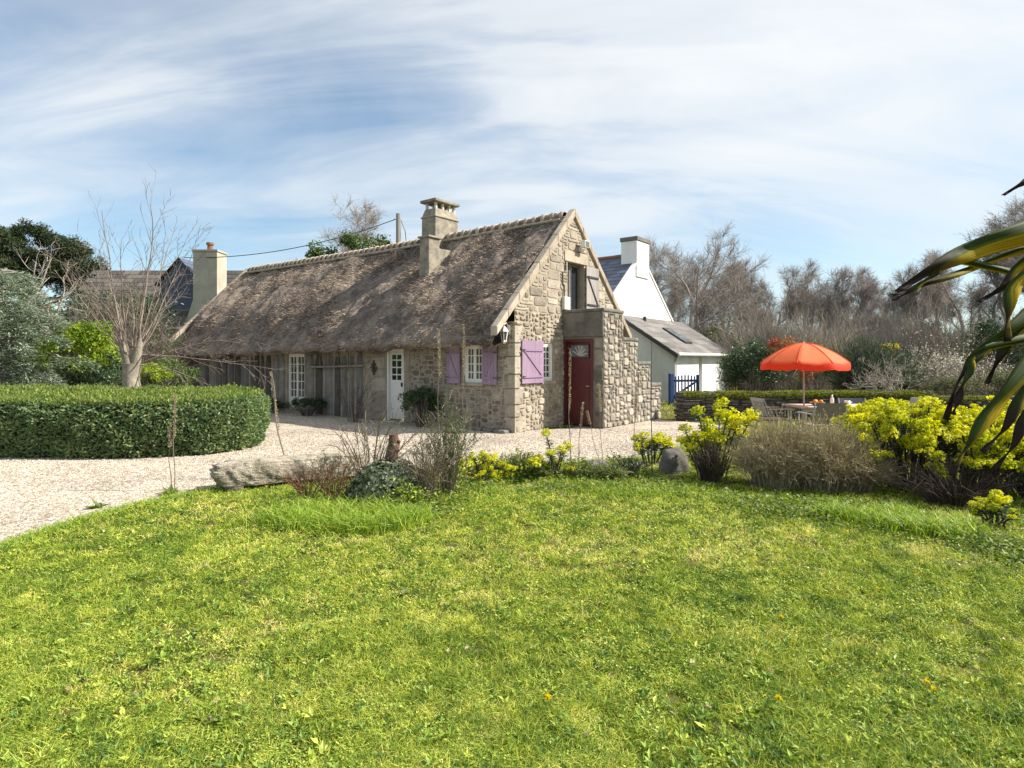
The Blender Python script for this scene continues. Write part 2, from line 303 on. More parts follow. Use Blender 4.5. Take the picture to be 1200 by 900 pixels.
M['weed'] = leaf_mat('weed_leaf', [(0.0, (.06, .11, .02)), (0.5, (.13, .19, .035)), (1.0, (.24, .28, .06))], .35, .5, .3)
M['moss'] = leaf_mat('moss', [(0.0, (.07, .10, .015)), (0.5, (.16, .18, .03)), (1.0, (.26, .26, .055))], .2, .8, .1)
M['petal'] = leaf_mat('yellow_petal', [(0.0, (.66, .50, .01)), (1.0, (.78, .64, .02))], .3, .6, .2)
M['dry'] = solid('dry_stalk', [(0.2, (.10, .075, .055)), (0.5, (.21, .165, .125)), (0.8, (.34, .285, .22))], 20, .9, 0, 0, .5)
M['tan_fabric'] = solid('tan_weave', [(0.2, (.15, .125, .10)), (0.5, (.225, .19, .155)), (0.8, (.29, .25, .21))], 30, .9, .5, .004, .1)
M['blue_fabric'] = solid('slate_fabric', [(0.3, (.07, .08, .10)), (0.7, (.11, .125, .15))], 30, .85, .3, .003, .1)
M['pale_wood'] = solid('pale_wood', [(0.2, (.28, .25, .21)), (0.5, (.42, .39, .34)), (0.8, (.54, .50, .45))], 5, .8, .3, .004, .4)
M['white_cer'] = solid('white_china', [(0.3, (.7, .7, .68)), (0.7, (.78, .78, .76))], 8, .3, .0, 0, .1, .5)
M['orange_fruit'] = solid('orange_peel', [(0.3, (.60, .20, .02)), (0.7, (.72, .28, .03))], 8, .5, .2, .003, .2)
M['granite'] = solid('granite', [(0.25, (.11, .095, .07)), (0.42, (.25, .215, .165)), (0.58, (.38, .34, .275)), (0.75, (.56, .52, .45))], 7, .92, 1.0, .03, .05, fine=50)
M['rock'] = solid('dark_rock', [(0.2, (.05, .045, .04)), (0.5, (.12, .11, .095)), (0.8, (.23, .205, .175))], 5, .9, .8, .02, .05)
def canopy_mat():
    m, t, p, out = base_mat('orange_cloth'); r = ramp(t, [(0.0, (.80, .05, .008)), (.12, (.80, .10, .02)), (.2, (.80, .17, .05)), (1.0, (.86, .30, .13))]); t.links.new(tint_out(t), r.inputs[0])  # lowest stops: backlit glow painted in for valance and rim
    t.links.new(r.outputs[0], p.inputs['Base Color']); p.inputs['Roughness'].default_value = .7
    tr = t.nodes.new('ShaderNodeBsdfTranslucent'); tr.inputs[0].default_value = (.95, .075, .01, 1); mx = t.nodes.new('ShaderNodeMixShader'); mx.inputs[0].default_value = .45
    bump(t, p, noise(t, 6, 3), .3, .02)
    t.links.new(p.outputs[0], mx.inputs[1]); t.links.new(tr.outputs[0], mx.inputs[2]); t.links.new(mx.outputs[0], out.inputs[0]); return m
M['canopy'] = canopy_mat()
def ground_mat():
    m, t, p, out = base_mat('turf'); n1 = noise(t, 0.9, 6, .6); n2 = noise(t, 9, 6, .65)
    r1 = ramp(t, [(.3, (.06, .068, .02)), (.5, (.105, .105, .03)), (.7, (.17, .145, .06))]); t.links.new(n1, r1.inputs[0])
    r2 = ramp(t, [(.35, 0.45), (.65, 1.25)]); t.links.new(n2, r2.inputs[0])
    t.links.new(mixc(t, 1.0, r1.outputs[0], r2.outputs[0], 'MULTIPLY'), p.inputs['Base Color']); p.inputs['Roughness'].default_value = .95; p.inputs['Specular IOR Level'].default_value = .1
    bump(t, p, n2, .8, .03); return m
M['ground'] = ground_mat()
def gravel_mat():
    m, t, p, out = base_mat('gravel'); tc = t.nodes.new('ShaderNodeTexCoord')
    v = N(t, 'ShaderNodeTexVoronoi', Scale=34.0, Randomness=1.0); t.links.new(tc.outputs['Object'], v.inputs['Vector'])
    sp = t.nodes.new('ShaderNodeSeparateColor'); t.links.new(v.outputs['Color'], sp.inputs[0])
    r = ramp(t, [(0.0, (.18, .135, .095)), (.25, (.33, .275, .21)), (.6, (.45, .395, .32)), (1.0, (.60, .55, .475))]); t.links.new(sp.outputs[0], r.inputs[0])
    big = ramp(t, [(.32, 0.74), (.6, 1.06)]); t.links.new(noise(t, .7, 5, .6), big.inputs[0])
    t.links.new(mixc(t, 1.0, r.outputs[0], big.outputs[0], 'MULTIPLY'), p.inputs['Base Color']); p.inputs['Roughness'].default_value = .9; p.inputs['Specular IOR Level'].default_value = .2
    inv = math_n(t, 'SUBTRACT', 1.0, v.outputs['Distance']); bump(t, p, inv, .8, .02); return m
M['gravel'] = gravel_mat()
M['pebble'] = solid('pebble', [(0.1, (.17, .13, .10)), (0.4, (.36, .31, .25)), (0.9, (.60, .55, .49))], 30, .85, .2, .003, .9)
def strap_mat():
    m, t, p, out = base_mat('strap_leaf'); v = tint_out(t); e = tint_out(t, 'tintb'); n = noise(t, 6, 4)
    vv = math_n(t, 'ADD', v, math_n(t, 'MULTIPLY', math_n(t, 'SUBTRACT', n, .5), .5))
    edge = ramp(t, [(0.36, (.06, .10, .018)), (0.46, (.16, .19, .018)), (0.55, (.58, .44, .025))]); t.links.new(math_n(t, 'ADD', e, math_n(t, 'MULTIPLY', math_n(t, 'SUBTRACT', n, .5), .35)), edge.inputs[0])
    tip = ramp(t, [(0.68, 0.0), (0.84, 1.0)]); t.links.new(vv, tip.inputs[0])
    cx = t.nodes.new('ShaderNodeCombineXYZ'); t.links.new(math_n(t, 'MULTIPLY', e, 26), cx.inputs[0]); t.links.new(math_n(t, 'MULTIPLY', v, 2.5), cx.inputs[1]); fb = ramp(t, [(.35, .55), (.65, 1.3)]); t.links.new(noise(t, 1.0, 3, .6, cx.outputs[0]), fb.inputs[0]); col = mixc(t, 1.0, mixc(t, tip.outputs[0], edge.outputs[0], (.05, .033, .026)), fb.outputs[0], 'MULTIPLY'); t.links.new(col, p.inputs['Base Color']); p.inputs['Roughness'].default_value = .6; p.inputs['Specular IOR Level'].default_value = .25
    tr = t.nodes.new('ShaderNodeBsdfTranslucent'); t.links.new(col, tr.inputs[0]); mx = t.nodes.new('ShaderNodeMixShader'); mx.inputs[0].default_value = .5
    t.links.new(p.outputs[0], mx.inputs[1]); t.links.new(tr.outputs[0], mx.inputs[2]); t.links.new(mx.outputs[0], out.inputs[0]); return m
M['strap'] = strap_mat()

# ------------------------------------------------------------------ ground, gravel
gv = Geo(); nx = 80
xs = np.concatenate([np.linspace(-600, -30, 12), np.linspace(-29, 29, 59), np.linspace(30, 600, 12)]); ys = np.concatenate([np.linspace(-200, -4, 5), np.linspace(-3, 60, 64), np.linspace(62, 900, 14)])
GXX, GYY = np.meshgrid(xs, ys); gi = np.arange(len(ys) - 1)[:, None] * len(xs) + np.arange(len(xs) - 1)[None]
gv.add(np.stack([GXX, GYY, 0 * GXX], -1).reshape(-1, 3), np.stack([gi, gi + 1, gi + len(xs) + 1, gi + len(xs)], -1).reshape(-1, 4))
tag(gv.obj('ground', M['ground']), kind='structure')
O = np.array([.06, 13.3]); U = np.array([.786, -.618]); G = np.array([.618, .786])   # cottage corner, outward gable axis, along-gable axis
def hw(x, y, z=0.0): p = O + U * x + G * y; return np.array([p[0], p[1], z])
edge_px = [(-260, 760), (-60, 668), (0, 645), (60, 623), (120, 604), (180, 589), (245, 575), (330, 566), (420, 556), (540, 549), (640, 546), (700, 541), (760, 537), (800, 524), (812, 512)]
poly = [GP(*p)[:2] for p in edge_px] + [hw(3.2, 4.4)[:2], hw(1.2, 4.9)[:2], hw(.2, 1.0)[:2], hw(-.3, .8)[:2], hw(-16.2, .8)[:2], np.array([-19.5, 24.0]), np.array([-24, 14]), np.array([-22, 9])]
def refine(poly, step, amp, seed):
    rng = np.random.RandomState(seed); out = []
    for a, b in zip(poly, poly[1:] + poly[:1]):
        n = max(1, int(np.linalg.norm(b - a) / step)); nr = unit(np.array([-(b - a)[1], (b - a)[0]]))
        for k in range(n):
            q = a + (b - a) * k / n; out.append(q + nr * amp * (fbm(q[0] * 2.5, q[1] * 2.5, seed, 3) - .45) * 2)
    return out
gpoly = np.array(refine(poly, .12, .10, 3))
def in_poly(x, y, P):
    inside = np.zeros(x.shape, bool); j = len(P) - 1
    for i in range(len(P)):
        xi, yi = P[i]; xj, yj = P[j]
        c = ((yi > y) != (yj > y)) & (x < (xj - xi) * (y - yi) / (yj - yi + 1e-12) + xi); inside ^= c; j = i
    return inside
g = Geo(); tr = tessellate_polygon([[Vector((p[0], p[1], 0)) for p in gpoly]])
g.add(np.column_stack([gpoly, np.full(len(gpoly), .005)]), [tuple(t) for t in tr])
tag(g.obj('gravel_drive', M['gravel']), kind='structure')
rng = np.random.RandomState(11)
# loose stones of the gravel, bigger share of them near the camera
n = 150000; yy = 4.6 + 9.5 * rng.rand(n) ** 1.6; xx = (rng.rand(n) * 2 - 1) * yy * 1.0
k = in_poly(xx, yy, gpoly); xx, yy = xx[k], yy[k]; n = len(xx); r = (.004 + .008 * rng.rand(n)) * np.clip(yy / 7, .8, 1.5)
g = Geo(); th = rng.rand(n) * 6.28; V = []
for (a, zz) in ((0, 0), (2.1, 0), (4.2, 0), (1.0, .9)):
    q = r * (.75 + .5 * rng.rand(n)) * (1 if zz == 0 else .3); V.append(np.stack([xx + q * np.cos(th + a), yy + q * np.sin(th + a), .004 + zz * r], -1))
V = np.stack(V, 1).reshape(-1, 3); i = np.arange(n)[:, None] * 4
g.add(V, np.concatenate([i + [0, 1, 3], i + [1, 2, 3], i + [2, 0, 3]], 1).reshape(-1, 3), np.repeat(rng.rand(n), 4))
tag(g.obj('loose_gravel', M['pebble']), 'small pale loose stones lying all over the gravel drive', 'gravel', kind='stuff')

# ------------------------------------------------------------------ masonry helpers
def walls(g, us, top, holes, tf, thick, z0=0.0):
    """wall face split in columns at us; top(u) is linear between them; holes (u0,u1,z0,z1); thickness inward"""
    us = sorted(set(list(us) + [h[0] for h in holes] + [h[1] for h in holes]))
    for a, b in zip(us, us[1:]):
        m = (a + b) / 2; hs = sorted([h for h in holes if h[0] < m < h[1]], key=lambda h: h[2]); lo = z0; spans = []
        for h in hs: spans.append((lo, lo, h[2], h[2])); lo = h[3]
        spans.append((lo, lo, top(a + 1e-6), top(b - 1e-6)))
        for (l0, l1, t0, t1) in spans:
            if max(t0 - l0, t1 - l1) < .01: continue
            for d in (0.0, -thick): g.add([tf(a, l0, d), tf(b, l1, d), tf(b, t1, d), tf(a, t0, d)], [(0, 1, 2, 3)])
    for (a, b, c, d) in holes:
        V = [tf(u, z, q) for q in (0, -thick) for (u, z) in ((a, c), (b, c), (b, d), (a, d))]
        g.add(V, [(i, (i + 1) % 4, 4 + (i + 1) % 4, 4 + i) for i in range(4)])
def rubble(g, rng, u0, u1, z0, z1, inside, cw, ch, ws, hs, tf, dep=.022, mort=.014, jit=.018, tsh=0.0, tsd=.17):
    nu = max(1, int(round((u1 - u0) / cw))); nz = max(1, int(round((z1 - z0) / ch))); cw = (u1 - u0) / nu; ch = (z1 - z0) / nz
    occ = np.zeros((nz, nu), bool)
    for j in range(nz):
        for i in range(nu):
            occ[j, i] = not all(inside(u0 + (i + a) * cw, z0 + (j + b) * ch) for a in (.1, .9) for b in (.1, .9))
    for j in range(nz):
        for i in range(nu):
            if occ[j, i]: continue
            w = rng.choice(ws); h = rng.choice(hs); w = min(w, nu - i); h = min(h, nz - j)
            while w > 1 and occ[j, i:i + w].any(): w -= 1
            while h > 1 and occ[j:j + h, i:i + w].any(): h -= 1
            occ[j:j + h, i:i + w] = True
            a, b, c, d = u0 + i * cw, u0 + (i + w) * cw, z0 + j * ch, z0 + (j + h) * ch
            wu = lambda u, z: u + jit * 2.4 * (fbm(u * 3.1, z * 3.1, 5, 2) - .38); wz = lambda u, z: z + jit * 2.4 * (fbm(u * 3.1, z * 3.1, 15, 2) - .38)
            e = mort; cu = min(.045, (b - a) * .25) * (.4 + .9 * rng.rand()); cz = min(.045, (d - c) * .25) * (.4 + .9 * rng.rand())
            ring = [(a + e + cu, c + e), (b - e - cu, c + e), (b - e, c + e + cz), (b - e, d - e - cz), (b - e - cu, d - e), (a + e + cu, d - e), (a + e, d - e - cz), (a + e, c + e + cz)]
            mu, mz = (a + b) / 2, (c + d) / 2; dd = dep * (.6 + .8 * rng.rand())
            ring = [(wu(u, z) + rng.uniform(-.35, .35) * jit, wz(u, z) + rng.uniform(-.35, .35) * jit) for (u, z) in ring]; mu, mz = wu(mu, mz), wz(mu, mz)
            bv = .022; V = []
            for (u, z) in ring: V.append(tf(u, z, -.012))
            for (u, z) in ring:
                q = math.hypot(u - mu, z - mz) + 1e-6; f = max(.3, 1 - bv / q); V.append(tf(mu + (u - mu) * f, mz + (z - mz) * f, dd * (.75 + .5 * rng.rand())))
            V.append(tf(mu, mz, dd * 1.15)); t = np.clip(rng.normal(.52, tsd) + tsh, 0, 1)
            g.add(V, [(q, (q + 1) % 8, 8 + (q + 1) % 8, 8 + q) for q in range(8)], t); g.add(V, [(8 + q, 8 + (q + 1) % 8, 16) for q in range(8)], t)

# ------------------------------------------------------------------ the stone cottage (local frame: x out of the gable, y along the gable, facade at y=0)
house = thing('stone_cottage', (O[0], O[1], 0), 'long low stone cottage with brown thatched roof and lilac shutters', 'house', rz=math.atan2(U[1], U[0]))
rng = np.random.RandomState(5)
fac = lambda t, z, d: (-t, -d, z)                     # facade: t runs away from the corner, d outward
gab = lambda s, z, d: (d, s, z)                       # gable
prf = lambda x, z, d: (x, 1.96 - d, z)                # end face of the stair block
sid = lambda s, z, d: (1.14 + d, s, z)                # long face of the stair block
LEN = 16.3; SLOPE = 1.0
fholes = [(3.66, 4.38, .02, 1.92), (8.2, 9.15, .10, 1.82), (.93, 1.55, 1.09, 1.99)]
gtop = lambda s: 5.30 - abs(s - 2.44) * SLOPE
gholes = [(1.05, 1.52, 1.13, 2.04), (2.16, 2.95, 2.86, 4.10)]
g = Geo(); walls(g, [0, LEN], lambda t: 2.5, fholes, fac, .45)
walls(g, [0, 2.44, 4.88], gtop, gholes, gab, .45)
g.box(-LEN + .45, -.45, 4.43, 4.88, 0, 2.5); walls(g, [0, 2.44, 4.88], gtop, [], lambda s, z, d: (-LEN - d, s, z), .45)
g.obj('wall', M['mortar'], house)
inh = lambda u, z, hs, m=0.0: any(h[0] - m < u < h[1] + m and h[2] - m < z < h[3] + m for h in hs)
g = Geo()
lint = [(3.4, 4.7, 1.92, 2.2), (.75, 1.75, 1.99, 2.2)]
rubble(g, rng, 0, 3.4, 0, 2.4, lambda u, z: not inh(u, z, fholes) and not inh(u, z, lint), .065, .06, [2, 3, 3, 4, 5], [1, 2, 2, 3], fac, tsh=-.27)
rubble(g, rng, 3.4, 3.66, 0, 1.92, lambda u, z: True, .13, .3, [2], [1, 2], fac)
rubble(g, rng, 4.38, 5.25, 0, 1.95, lambda u, z: True, .29, .2, [2, 3], [1, 2], fac, mort=.02)
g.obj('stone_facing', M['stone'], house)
g = Geo()
gl = [(2.0, 3.1, 4.10, 4.38)]
rubble(g, rng, 0, 4.88, 0, 2.75, lambda u, z: not inh(u, z, gholes) and not (u > 1.98 and z < 2.82), .058, .058, [2, 3, 3, 4, 5], [1, 2, 2, 3], gab, dep=.026, tsh=.0, tsd=.17)
rubble(g, rng, 0, 4.88, 2.75, 5.3, lambda u, z: z < gtop(u) - .03 and not inh(u, z, gholes) and not inh(u, z, gl), .09, .075, [2, 3, 4, 5, 6], [1, 2, 3, 3], gab, dep=.013, mort=.008, tsh=.02, tsd=.12)
for (z0, z1, w) in [(0, .34, .42), (.36, .62, .26), (.64, .98, .45), (1.0, 1.3, .25), (1.32, 1.7, .42), (1.72, 2.0, .24), (2.02, 2.4, .4)]:
    g.box(-.02 - w * .6, .028, -.028, w * .62, z0 + .01, z1, .5 + .25 * rng.rand())
g.obj('gable_facing', M['stone'], house, bevel=.012)
# upright slabs of the left half of the facade
g = Geo(); t = 5.28
while t < LEN - .2:
    w = rng.uniform(.28, .55); t1 = min(t + w, LEN)
    if t < 9.2 and t1 > 8.15:
        if t < 8.1: t1 = 8.18
        else: t = 9.21; continue
    zt = rng.uniform(1.7, 1.84); zz = np.linspace(0.0, zt, 9); e0 = t + .02 + .05 * fbm(zz * 2.2 + 7 * t, 0 * zz, 3, 2) + .03 * rng.rand(9); e1 = t1 - .02 - .05 * fbm(zz * 2.2 + 9 * t, 0 * zz, 6, 2) - .03 * rng.rand(9); e0[-1] += .05; e1[-1] -= .05
    d = .03 + .05 * rng.rand(); tt = rng.rand(); V = []
    for q in range(9):
        V += [fac(e0[q], zz[q], -.01), fac(e0[q] + .03, zz[q], d), fac((e0[q] + e1[q]) / 2, zz[q], d + .03 * rng.rand()), fac(e1[q] - .03, zz[q], d), fac(e1[q], zz[q], -.01)]
    g = Geo(); g.add(V, [(q * 5 + i, q * 5 + i + 1, q * 5 + i + 6, q * 5 + i + 5) for q in range(8) for i in range(4)], tt); g.obj('upright_slab', M['slab'], house, smooth=True); t = t1
g = Geo()
for a, b in ((3.35, 4.75), (4.76, 7.2), (7.21, 10.1), (10.11, 13.0), (13.01, LEN)):
    g = Geo(); g.box(-b, -a, -.07 - .02 * rng.rand(), .1, 1.93 if a < 4.7 else 1.85, 2.16 if a < 4.7 else 2.08, rng.rand()); g.obj('lintel_beam', M['lintel'], house, bevel=.02)
g = Geo(); g.box(-1.78, -.72, -.04, .1, 1.995, 2.19, .7)
g.obj('lintel_beam', M['lintel'], house, bevel=.02)
g = Geo(); g.box(-.2, .03, 2.0, 3.1, 4.105, 4.37, .7); g.obj('loft_lintel', M['coping'], house, bevel=.015)
# gable copings, overhanging the facade
for x0, x1, nm in ((-.13, .06, 'gable_coping'), (-LEN - .06, -LEN + .13, 'gable_coping')):
    g = Geo()
    for sgn in (-1, 1):
        ss = np.linspace(0, 3.13, 9)
        for k in range(8):
            a, b = ss[k], ss[k + 1] - .004; o = .012 * rng.rand()
            pts = [(2.44 + sgn * a, 5.28 - a * SLOPE + .0), (2.44 + sgn * b, 5.28 - b * SLOPE), (2.44 + sgn * b, 5.28 - b * SLOPE + .20 + o), (2.44 + sgn * a, 5.28 - a * SLOPE + .20 + o)]
            V = [(x, p[0], p[1]) for x in (x0, x1) for p in pts]; g.add(V, [(0, 1, 2, 3), (7, 6, 5, 4), (0, 4, 5, 1), (1, 5, 6, 2), (2, 6, 7, 3), (3, 7, 4, 0)], rng.rand() * .5 + .3)
    g.obj(nm, M['coping'], house, bevel=.02)
# thatch
roof = None
def slope_pt(f):
    """profile from ridge (0) over the eave lip (1) to the wall (1.25): (y, z) before sag"""
    pr = [(0.0, 2.44, 5.34), (.25, 1.56, 4.50), (.5, .68, 3.67), (.62, .30, 3.26), (.78, -.10, 2.72), (.92, -.44, 2.28), (.965, -.57, 2.16), (1.0, -.66, 2.06), (1.03, -.63, 1.98), (1.08, -.48, 1.97), (1.25, .05, 2.25)]
    F_ = np.array(pr); return np.interp(f, F_[:, 0], F_[:, 1]), np.interp(f, F_[:, 0], F_[:, 2])
def thatch_xyz(x, f, side):
    y, z = slope_pt(f); x = np.asarray(x, float)
    t = -x / LEN
    sag = -.22 * t * np.clip((f - .6) / .4, 0, 1) - .07 * np.sin(np.pi * np.clip(t, 0, 1)) * np.clip(1 - np.abs(f - .4), 0, 1)
    w = np.clip(f * 12, 0, 1) * np.clip((1.3 - f) * 6, 0, 1)
    bulk = (fbm(x * .55, f * 3.0, 2, 3) - .45) * .22; mid = (fbm(x * 2.3 + .8 * f, f * 5.5, 9, 4) - .45) * .30; fine = (fbm(x * 9 + 2 * np.sin(f * 9), f * 16, 19, 2) - .38) * .07
    hump = .10 * np.exp(-((x + 3.95) / .55) ** 2) * np.clip((f - .3) * 4, 0, 1) * np.clip((.8 - f) * 4, 0, 1)     # thatch dressed up round the flue
    d = w * (bulk + mid + fine) + hump
    nn = .707; yy = y - d * nn; zz = z + sag + d * nn
    if side < 0: yy = 4.88 - yy
    return yy, zz
g = Geo()
for side, nxx, nff in ((1, 420, 150), (-1, 90, 40)):
    xs = np.linspace(-LEN + .12, -.125, nxx); fs = np.concatenate([np.linspace(0, .93, nff), np.linspace(.945, 1.25, 12)])
    X, Ff = np.meshgrid(xs, fs); Yy, Zz = thatch_xyz(X, Ff, side); i = np.arange(len(fs) - 1)[:, None] * nxx + np.arange(nxx - 1)[None]
    g.add(np.stack([X, Yy, Zz], -1).reshape(-1, 3), np.stack([i, i + 1, i + nxx + 1, i + nxx], -1).reshape(-1, 4), (.30 + .45 * fbm(X * .8, Ff * 4, 33, 4)).ravel())
roof = g.obj('thatched_roof', M['thatch'], house, smooth=True)
n = 110000; x = -LEN + .16 + (LEN - .32) * rng.rand(n); f = rng.rand(n) * 1.0; f = np.where(rng.rand(n) < .12, .9 + .12 * rng.rand(n), f); y, z = thatch_xyz(x, f, 1)
D = np.stack([rng.normal(0, .30, n), -.80 + rng.normal(0, .18, n), -.25 - .35 * np.clip((f - .6) / .3, 0, 1) + rng.normal(0, .28, n)], -1); dens = fbm(x * 1.1 + .6 * f, f * 4.2, 77, 3) + .22 * (.45 - f)
ok = (rng.rand(n) < np.clip((dens - .36) * 6, .12, 1)) & ~((x > -4.15) & (x < -3.68) & (y > .95)) & ~((x > -5.1) & (x < -4.4) & (y > 1.85))
g = Geo(); L = rng.uniform(.07, .22, n) * np.where(f > .93, .8, 1)
pt = np.clip(.45 + .9 * (fbm(x * 1.4, f * 6, 44, 3) - .45) + rng.normal(0, .22, n), 0, 1)
g.blades(np.stack([x, y + .02, z - .02], -1)[ok], D[ok], L[ok], rng.uniform(.006, .017, n)[ok], rng, .35, pt[ok]); g.obj('loose_straw', M['straw'], roof)
# ridge: half round tiles bedded in pale mortar
g = Geo(); gm = Geo(); x = -LEN + .3; step = .285; a = np.linspace(R(-25), R(205), 9)
zr = lambda x: 5.30 - .07 * math.sin(math.pi * -x / LEN) + .05 * (-x / LEN)
while x < -.35:
    if not (-5.15 < x < -4.62):
        ri, x1 = .125 + .01 * rng.rand(), x + step + .06; zz = zr(x) - .01 + .025 * rng.rand(); V = []
        for (xx, rr, up) in ((x, ri, .0), (x1, ri + .022, .02)):
            for q in a: V.append((xx, 2.44 + rr * math.cos(q), zz + up + rr * math.sin(q)))
        for (xx, rr, up) in ((x1, ri, .02),):
            for q in a: V.append((xx, 2.44 + rr * math.cos(q), zz + up + rr * math.sin(q)))
        g.add(V, [(k, k + 1, 10 + k, 9 + k) for k in range(8)] + [(9 + k, 10 + k, 19 + k, 18 + k) for k in range(8)], rng.rand())
        V = [(xx, 2.44 + rr * math.cos(q), zz + .012 + rr * math.sin(q)) for (xx, rr) in ((x1 - .10, ri + .020), (x1 - .085, ri + .04), (x1 + .0, ri + .038), (x1 + .02, ri + .012)) for q in a]
        gm.add(V, [(r_ * 9 + k, r_ * 9 + k + 1, r_ * 9 + k + 10, r_ * 9 + k + 9) for r_ in range(3) for k in range(8)], rng.rand() * .4 + .4)
    x += step
g.obj('roof_ridge', M['ridge'], roof, smooth=True)
for sgn in (-1, 1):
    xs = np.linspace(-LEN + .28, -.3, 60); pts = [(q, 2.44 + sgn * (.17 + .02 * rng.rand()), zr(q) - .09 + .02 * rng.rand()) for q in xs]; gm.path(pts, .045, 6, .5)
gm.obj('ridge_mortar', M['coping'], roof, smooth=True)
# chimney stack on the ridge
g = Geo()
def frustum(g, x0, x1, y0, y1, z0, z1, i, tint=.5):
    V = [(x0, y0, z0), (x1, y0, z0), (x1, y1, z0), (x0, y1, z0), (x0 + i, y0 + i, z1), (x1 - i, y0 + i, z1), (x1 - i, y1 - i, z1), (x0 + i, y1 - i, z1)]
    g.add(V, [(0, 1, 5, 4), (1, 2, 6, 5), (2, 3, 7, 6), (3, 0, 4, 7), (4, 5, 6, 7)], tint)
frustum(g, -5.06, -4.45, 1.92, 2.92, 4.5, 5.88, .015, .45); g.box(-5.075, -4.435, 1.905, 2.935, 5.86, 5.91, .6); frustum(g, -5.05, -4.46, 1.93, 2.91, 5.905, 6.14, .07, .55)
ch = g.obj('chimney', M['weathered'], house, bevel=.02)
for yy in (2.02, 2.3, 2.58, 2.78):
    for xx in (-4.97, -4.60): g = Geo(); g.box(xx, xx + .07, yy, yy + .06, 6.12, 6.32, .9); g.obj('chimney_pillar', M['render'], ch)
g = Geo(); g.box(-5.09, -4.42, 1.90, 2.94, 6.32, 6.41, .35); g.obj('chimney_cap', M['weathered'], ch, bevel=.02)
g = Geo(); frustum(g, -4.12, -3.72, .95, 1.40, 3.4, 5.02, .02, .5); g.box(-4.15, -3.69, .92, 1.46, 5.0, 5.06, .6); g.box(-4.1, -3.74, 1.35, 1.95, 4.0, 4.75, .5)
g.obj('flue', M['weathered'], house, bevel=.02)
# windows and doors
def frame_geo(g, tf, u0, u1, z0, z1, w, d0, d1, nu, nz, mw=.022, bars=True):
    def b(a, b_, c, d): 
        g.prism([(a, c), (b_, c), (b_, d), (a, d)], tf, d0, d1)
    b(u0, u0 + w, z0, z1); b(u1 - w, u1, z0, z1); b(u0 + w + .001, u1 - w - .001, z0, z0 + w); b(u0 + w + .001, u1 - w - .001, z1 - w, z1)
    for i in range(1, nu): q = u0 + (u1 - u0) * i / nu; g.prism([(q - mw / 2, z0 + w), (q + mw / 2, z0 + w), (q + mw / 2, z1 - w), (q - mw / 2, z1 - w)], tf, d0 + .012, d1 - .006)
    for j in range(1, nz): q = z0 + (z1 - z0) * j / nz; g.prism([(u0 + w, q - mw / 2), (u1 - w, q - mw / 2), (u1 - w, q + mw / 2), (u0 + w, q + mw / 2)], tf, d0 + .008, d1 - .009)
def quad(g, tf, u0, u1, z0, z1, d): g.prism([(u0, z0), (u1, z0), (u1, z1), (u0, z1)], tf, d, d - .006)
def window(name, tf, u0, u1, z0, z1, nu, nz, dep=-.12, split=True, sill=True, curtain=None):
    g = Geo(); frame_geo(g, tf, u0 + .003, u1 - .003, z0 + .003, z1 - .003, .055, dep, dep + .07, 1, 1)
    if split:
        m = (u0 + u1) / 2; frame_geo(g, tf, u0 + .058, m - .001, z0 + .058, z1 - .058, .04, dep + .006, dep + .062, nu, nz); frame_geo(g, tf, m + .001, u1 - .058, z0 + .058, z1 - .058, .04, dep + .006, dep + .062, nu, nz)
    else: frame_geo(g, tf, u0 + .058, u1 - .058, z0 + .058, z1 - .058, .04, dep + .006, dep + .062, nu, nz)
    w = g.obj(name, M['white_paint'], house)
    g = Geo(); quad(g, tf, u0 + .05, u1 - .05, z0 + .05, z1 - .05, dep + .02); g.obj('pane', M['glass'], w)
    if sill: g = Geo(); g.prism([(u0 - .04, z0 - .06), (u1 + .04, z0 - .06), (u1 + .04, z0 - .003), (u0 - .04, z0 - .003)], tf, dep + .08, .05); g.obj('sill', M['coping'], w, bevel=.008)
    return w
window('window', fac, .93, 1.55, 1.09, 1.99, 2, 4)
window('window', gab, 1.05, 1.52, 1.13, 2.04, 2, 5, dep=-.10, split=False)
fw = window('french_window', fac, 8.2, 9.15, .10, 1.82, 2, 6, sill=False)
g = Geo()
for (a, b) in ((8.26, 8.66), (8.69, 9.09)): quad(g, fac, a + .03, b - .03, .16, .48, -.065)
g.obj('lower_panel', M['white_paint'], fw)
g = Geo(); u = np.linspace(8.74, 9.06, 24); V = [fac(q, zz, -.135 + .012 * math.sin(q * 70)) for zz in (.5, 1.1, 1.74) for q in (u if zz > 1.5 else 9.06 - (9.06 - u) * (.75 if zz > 1 else .95))]
g.add(V, [(r_ * 24 + k, r_ * 24 + k + 1, r_ * 24 + k + 25, r_ * 24 + k + 24) for r_ in range(2) for k in range(23)]); g.obj('curtain', M['curtain'], fw, smooth=True)
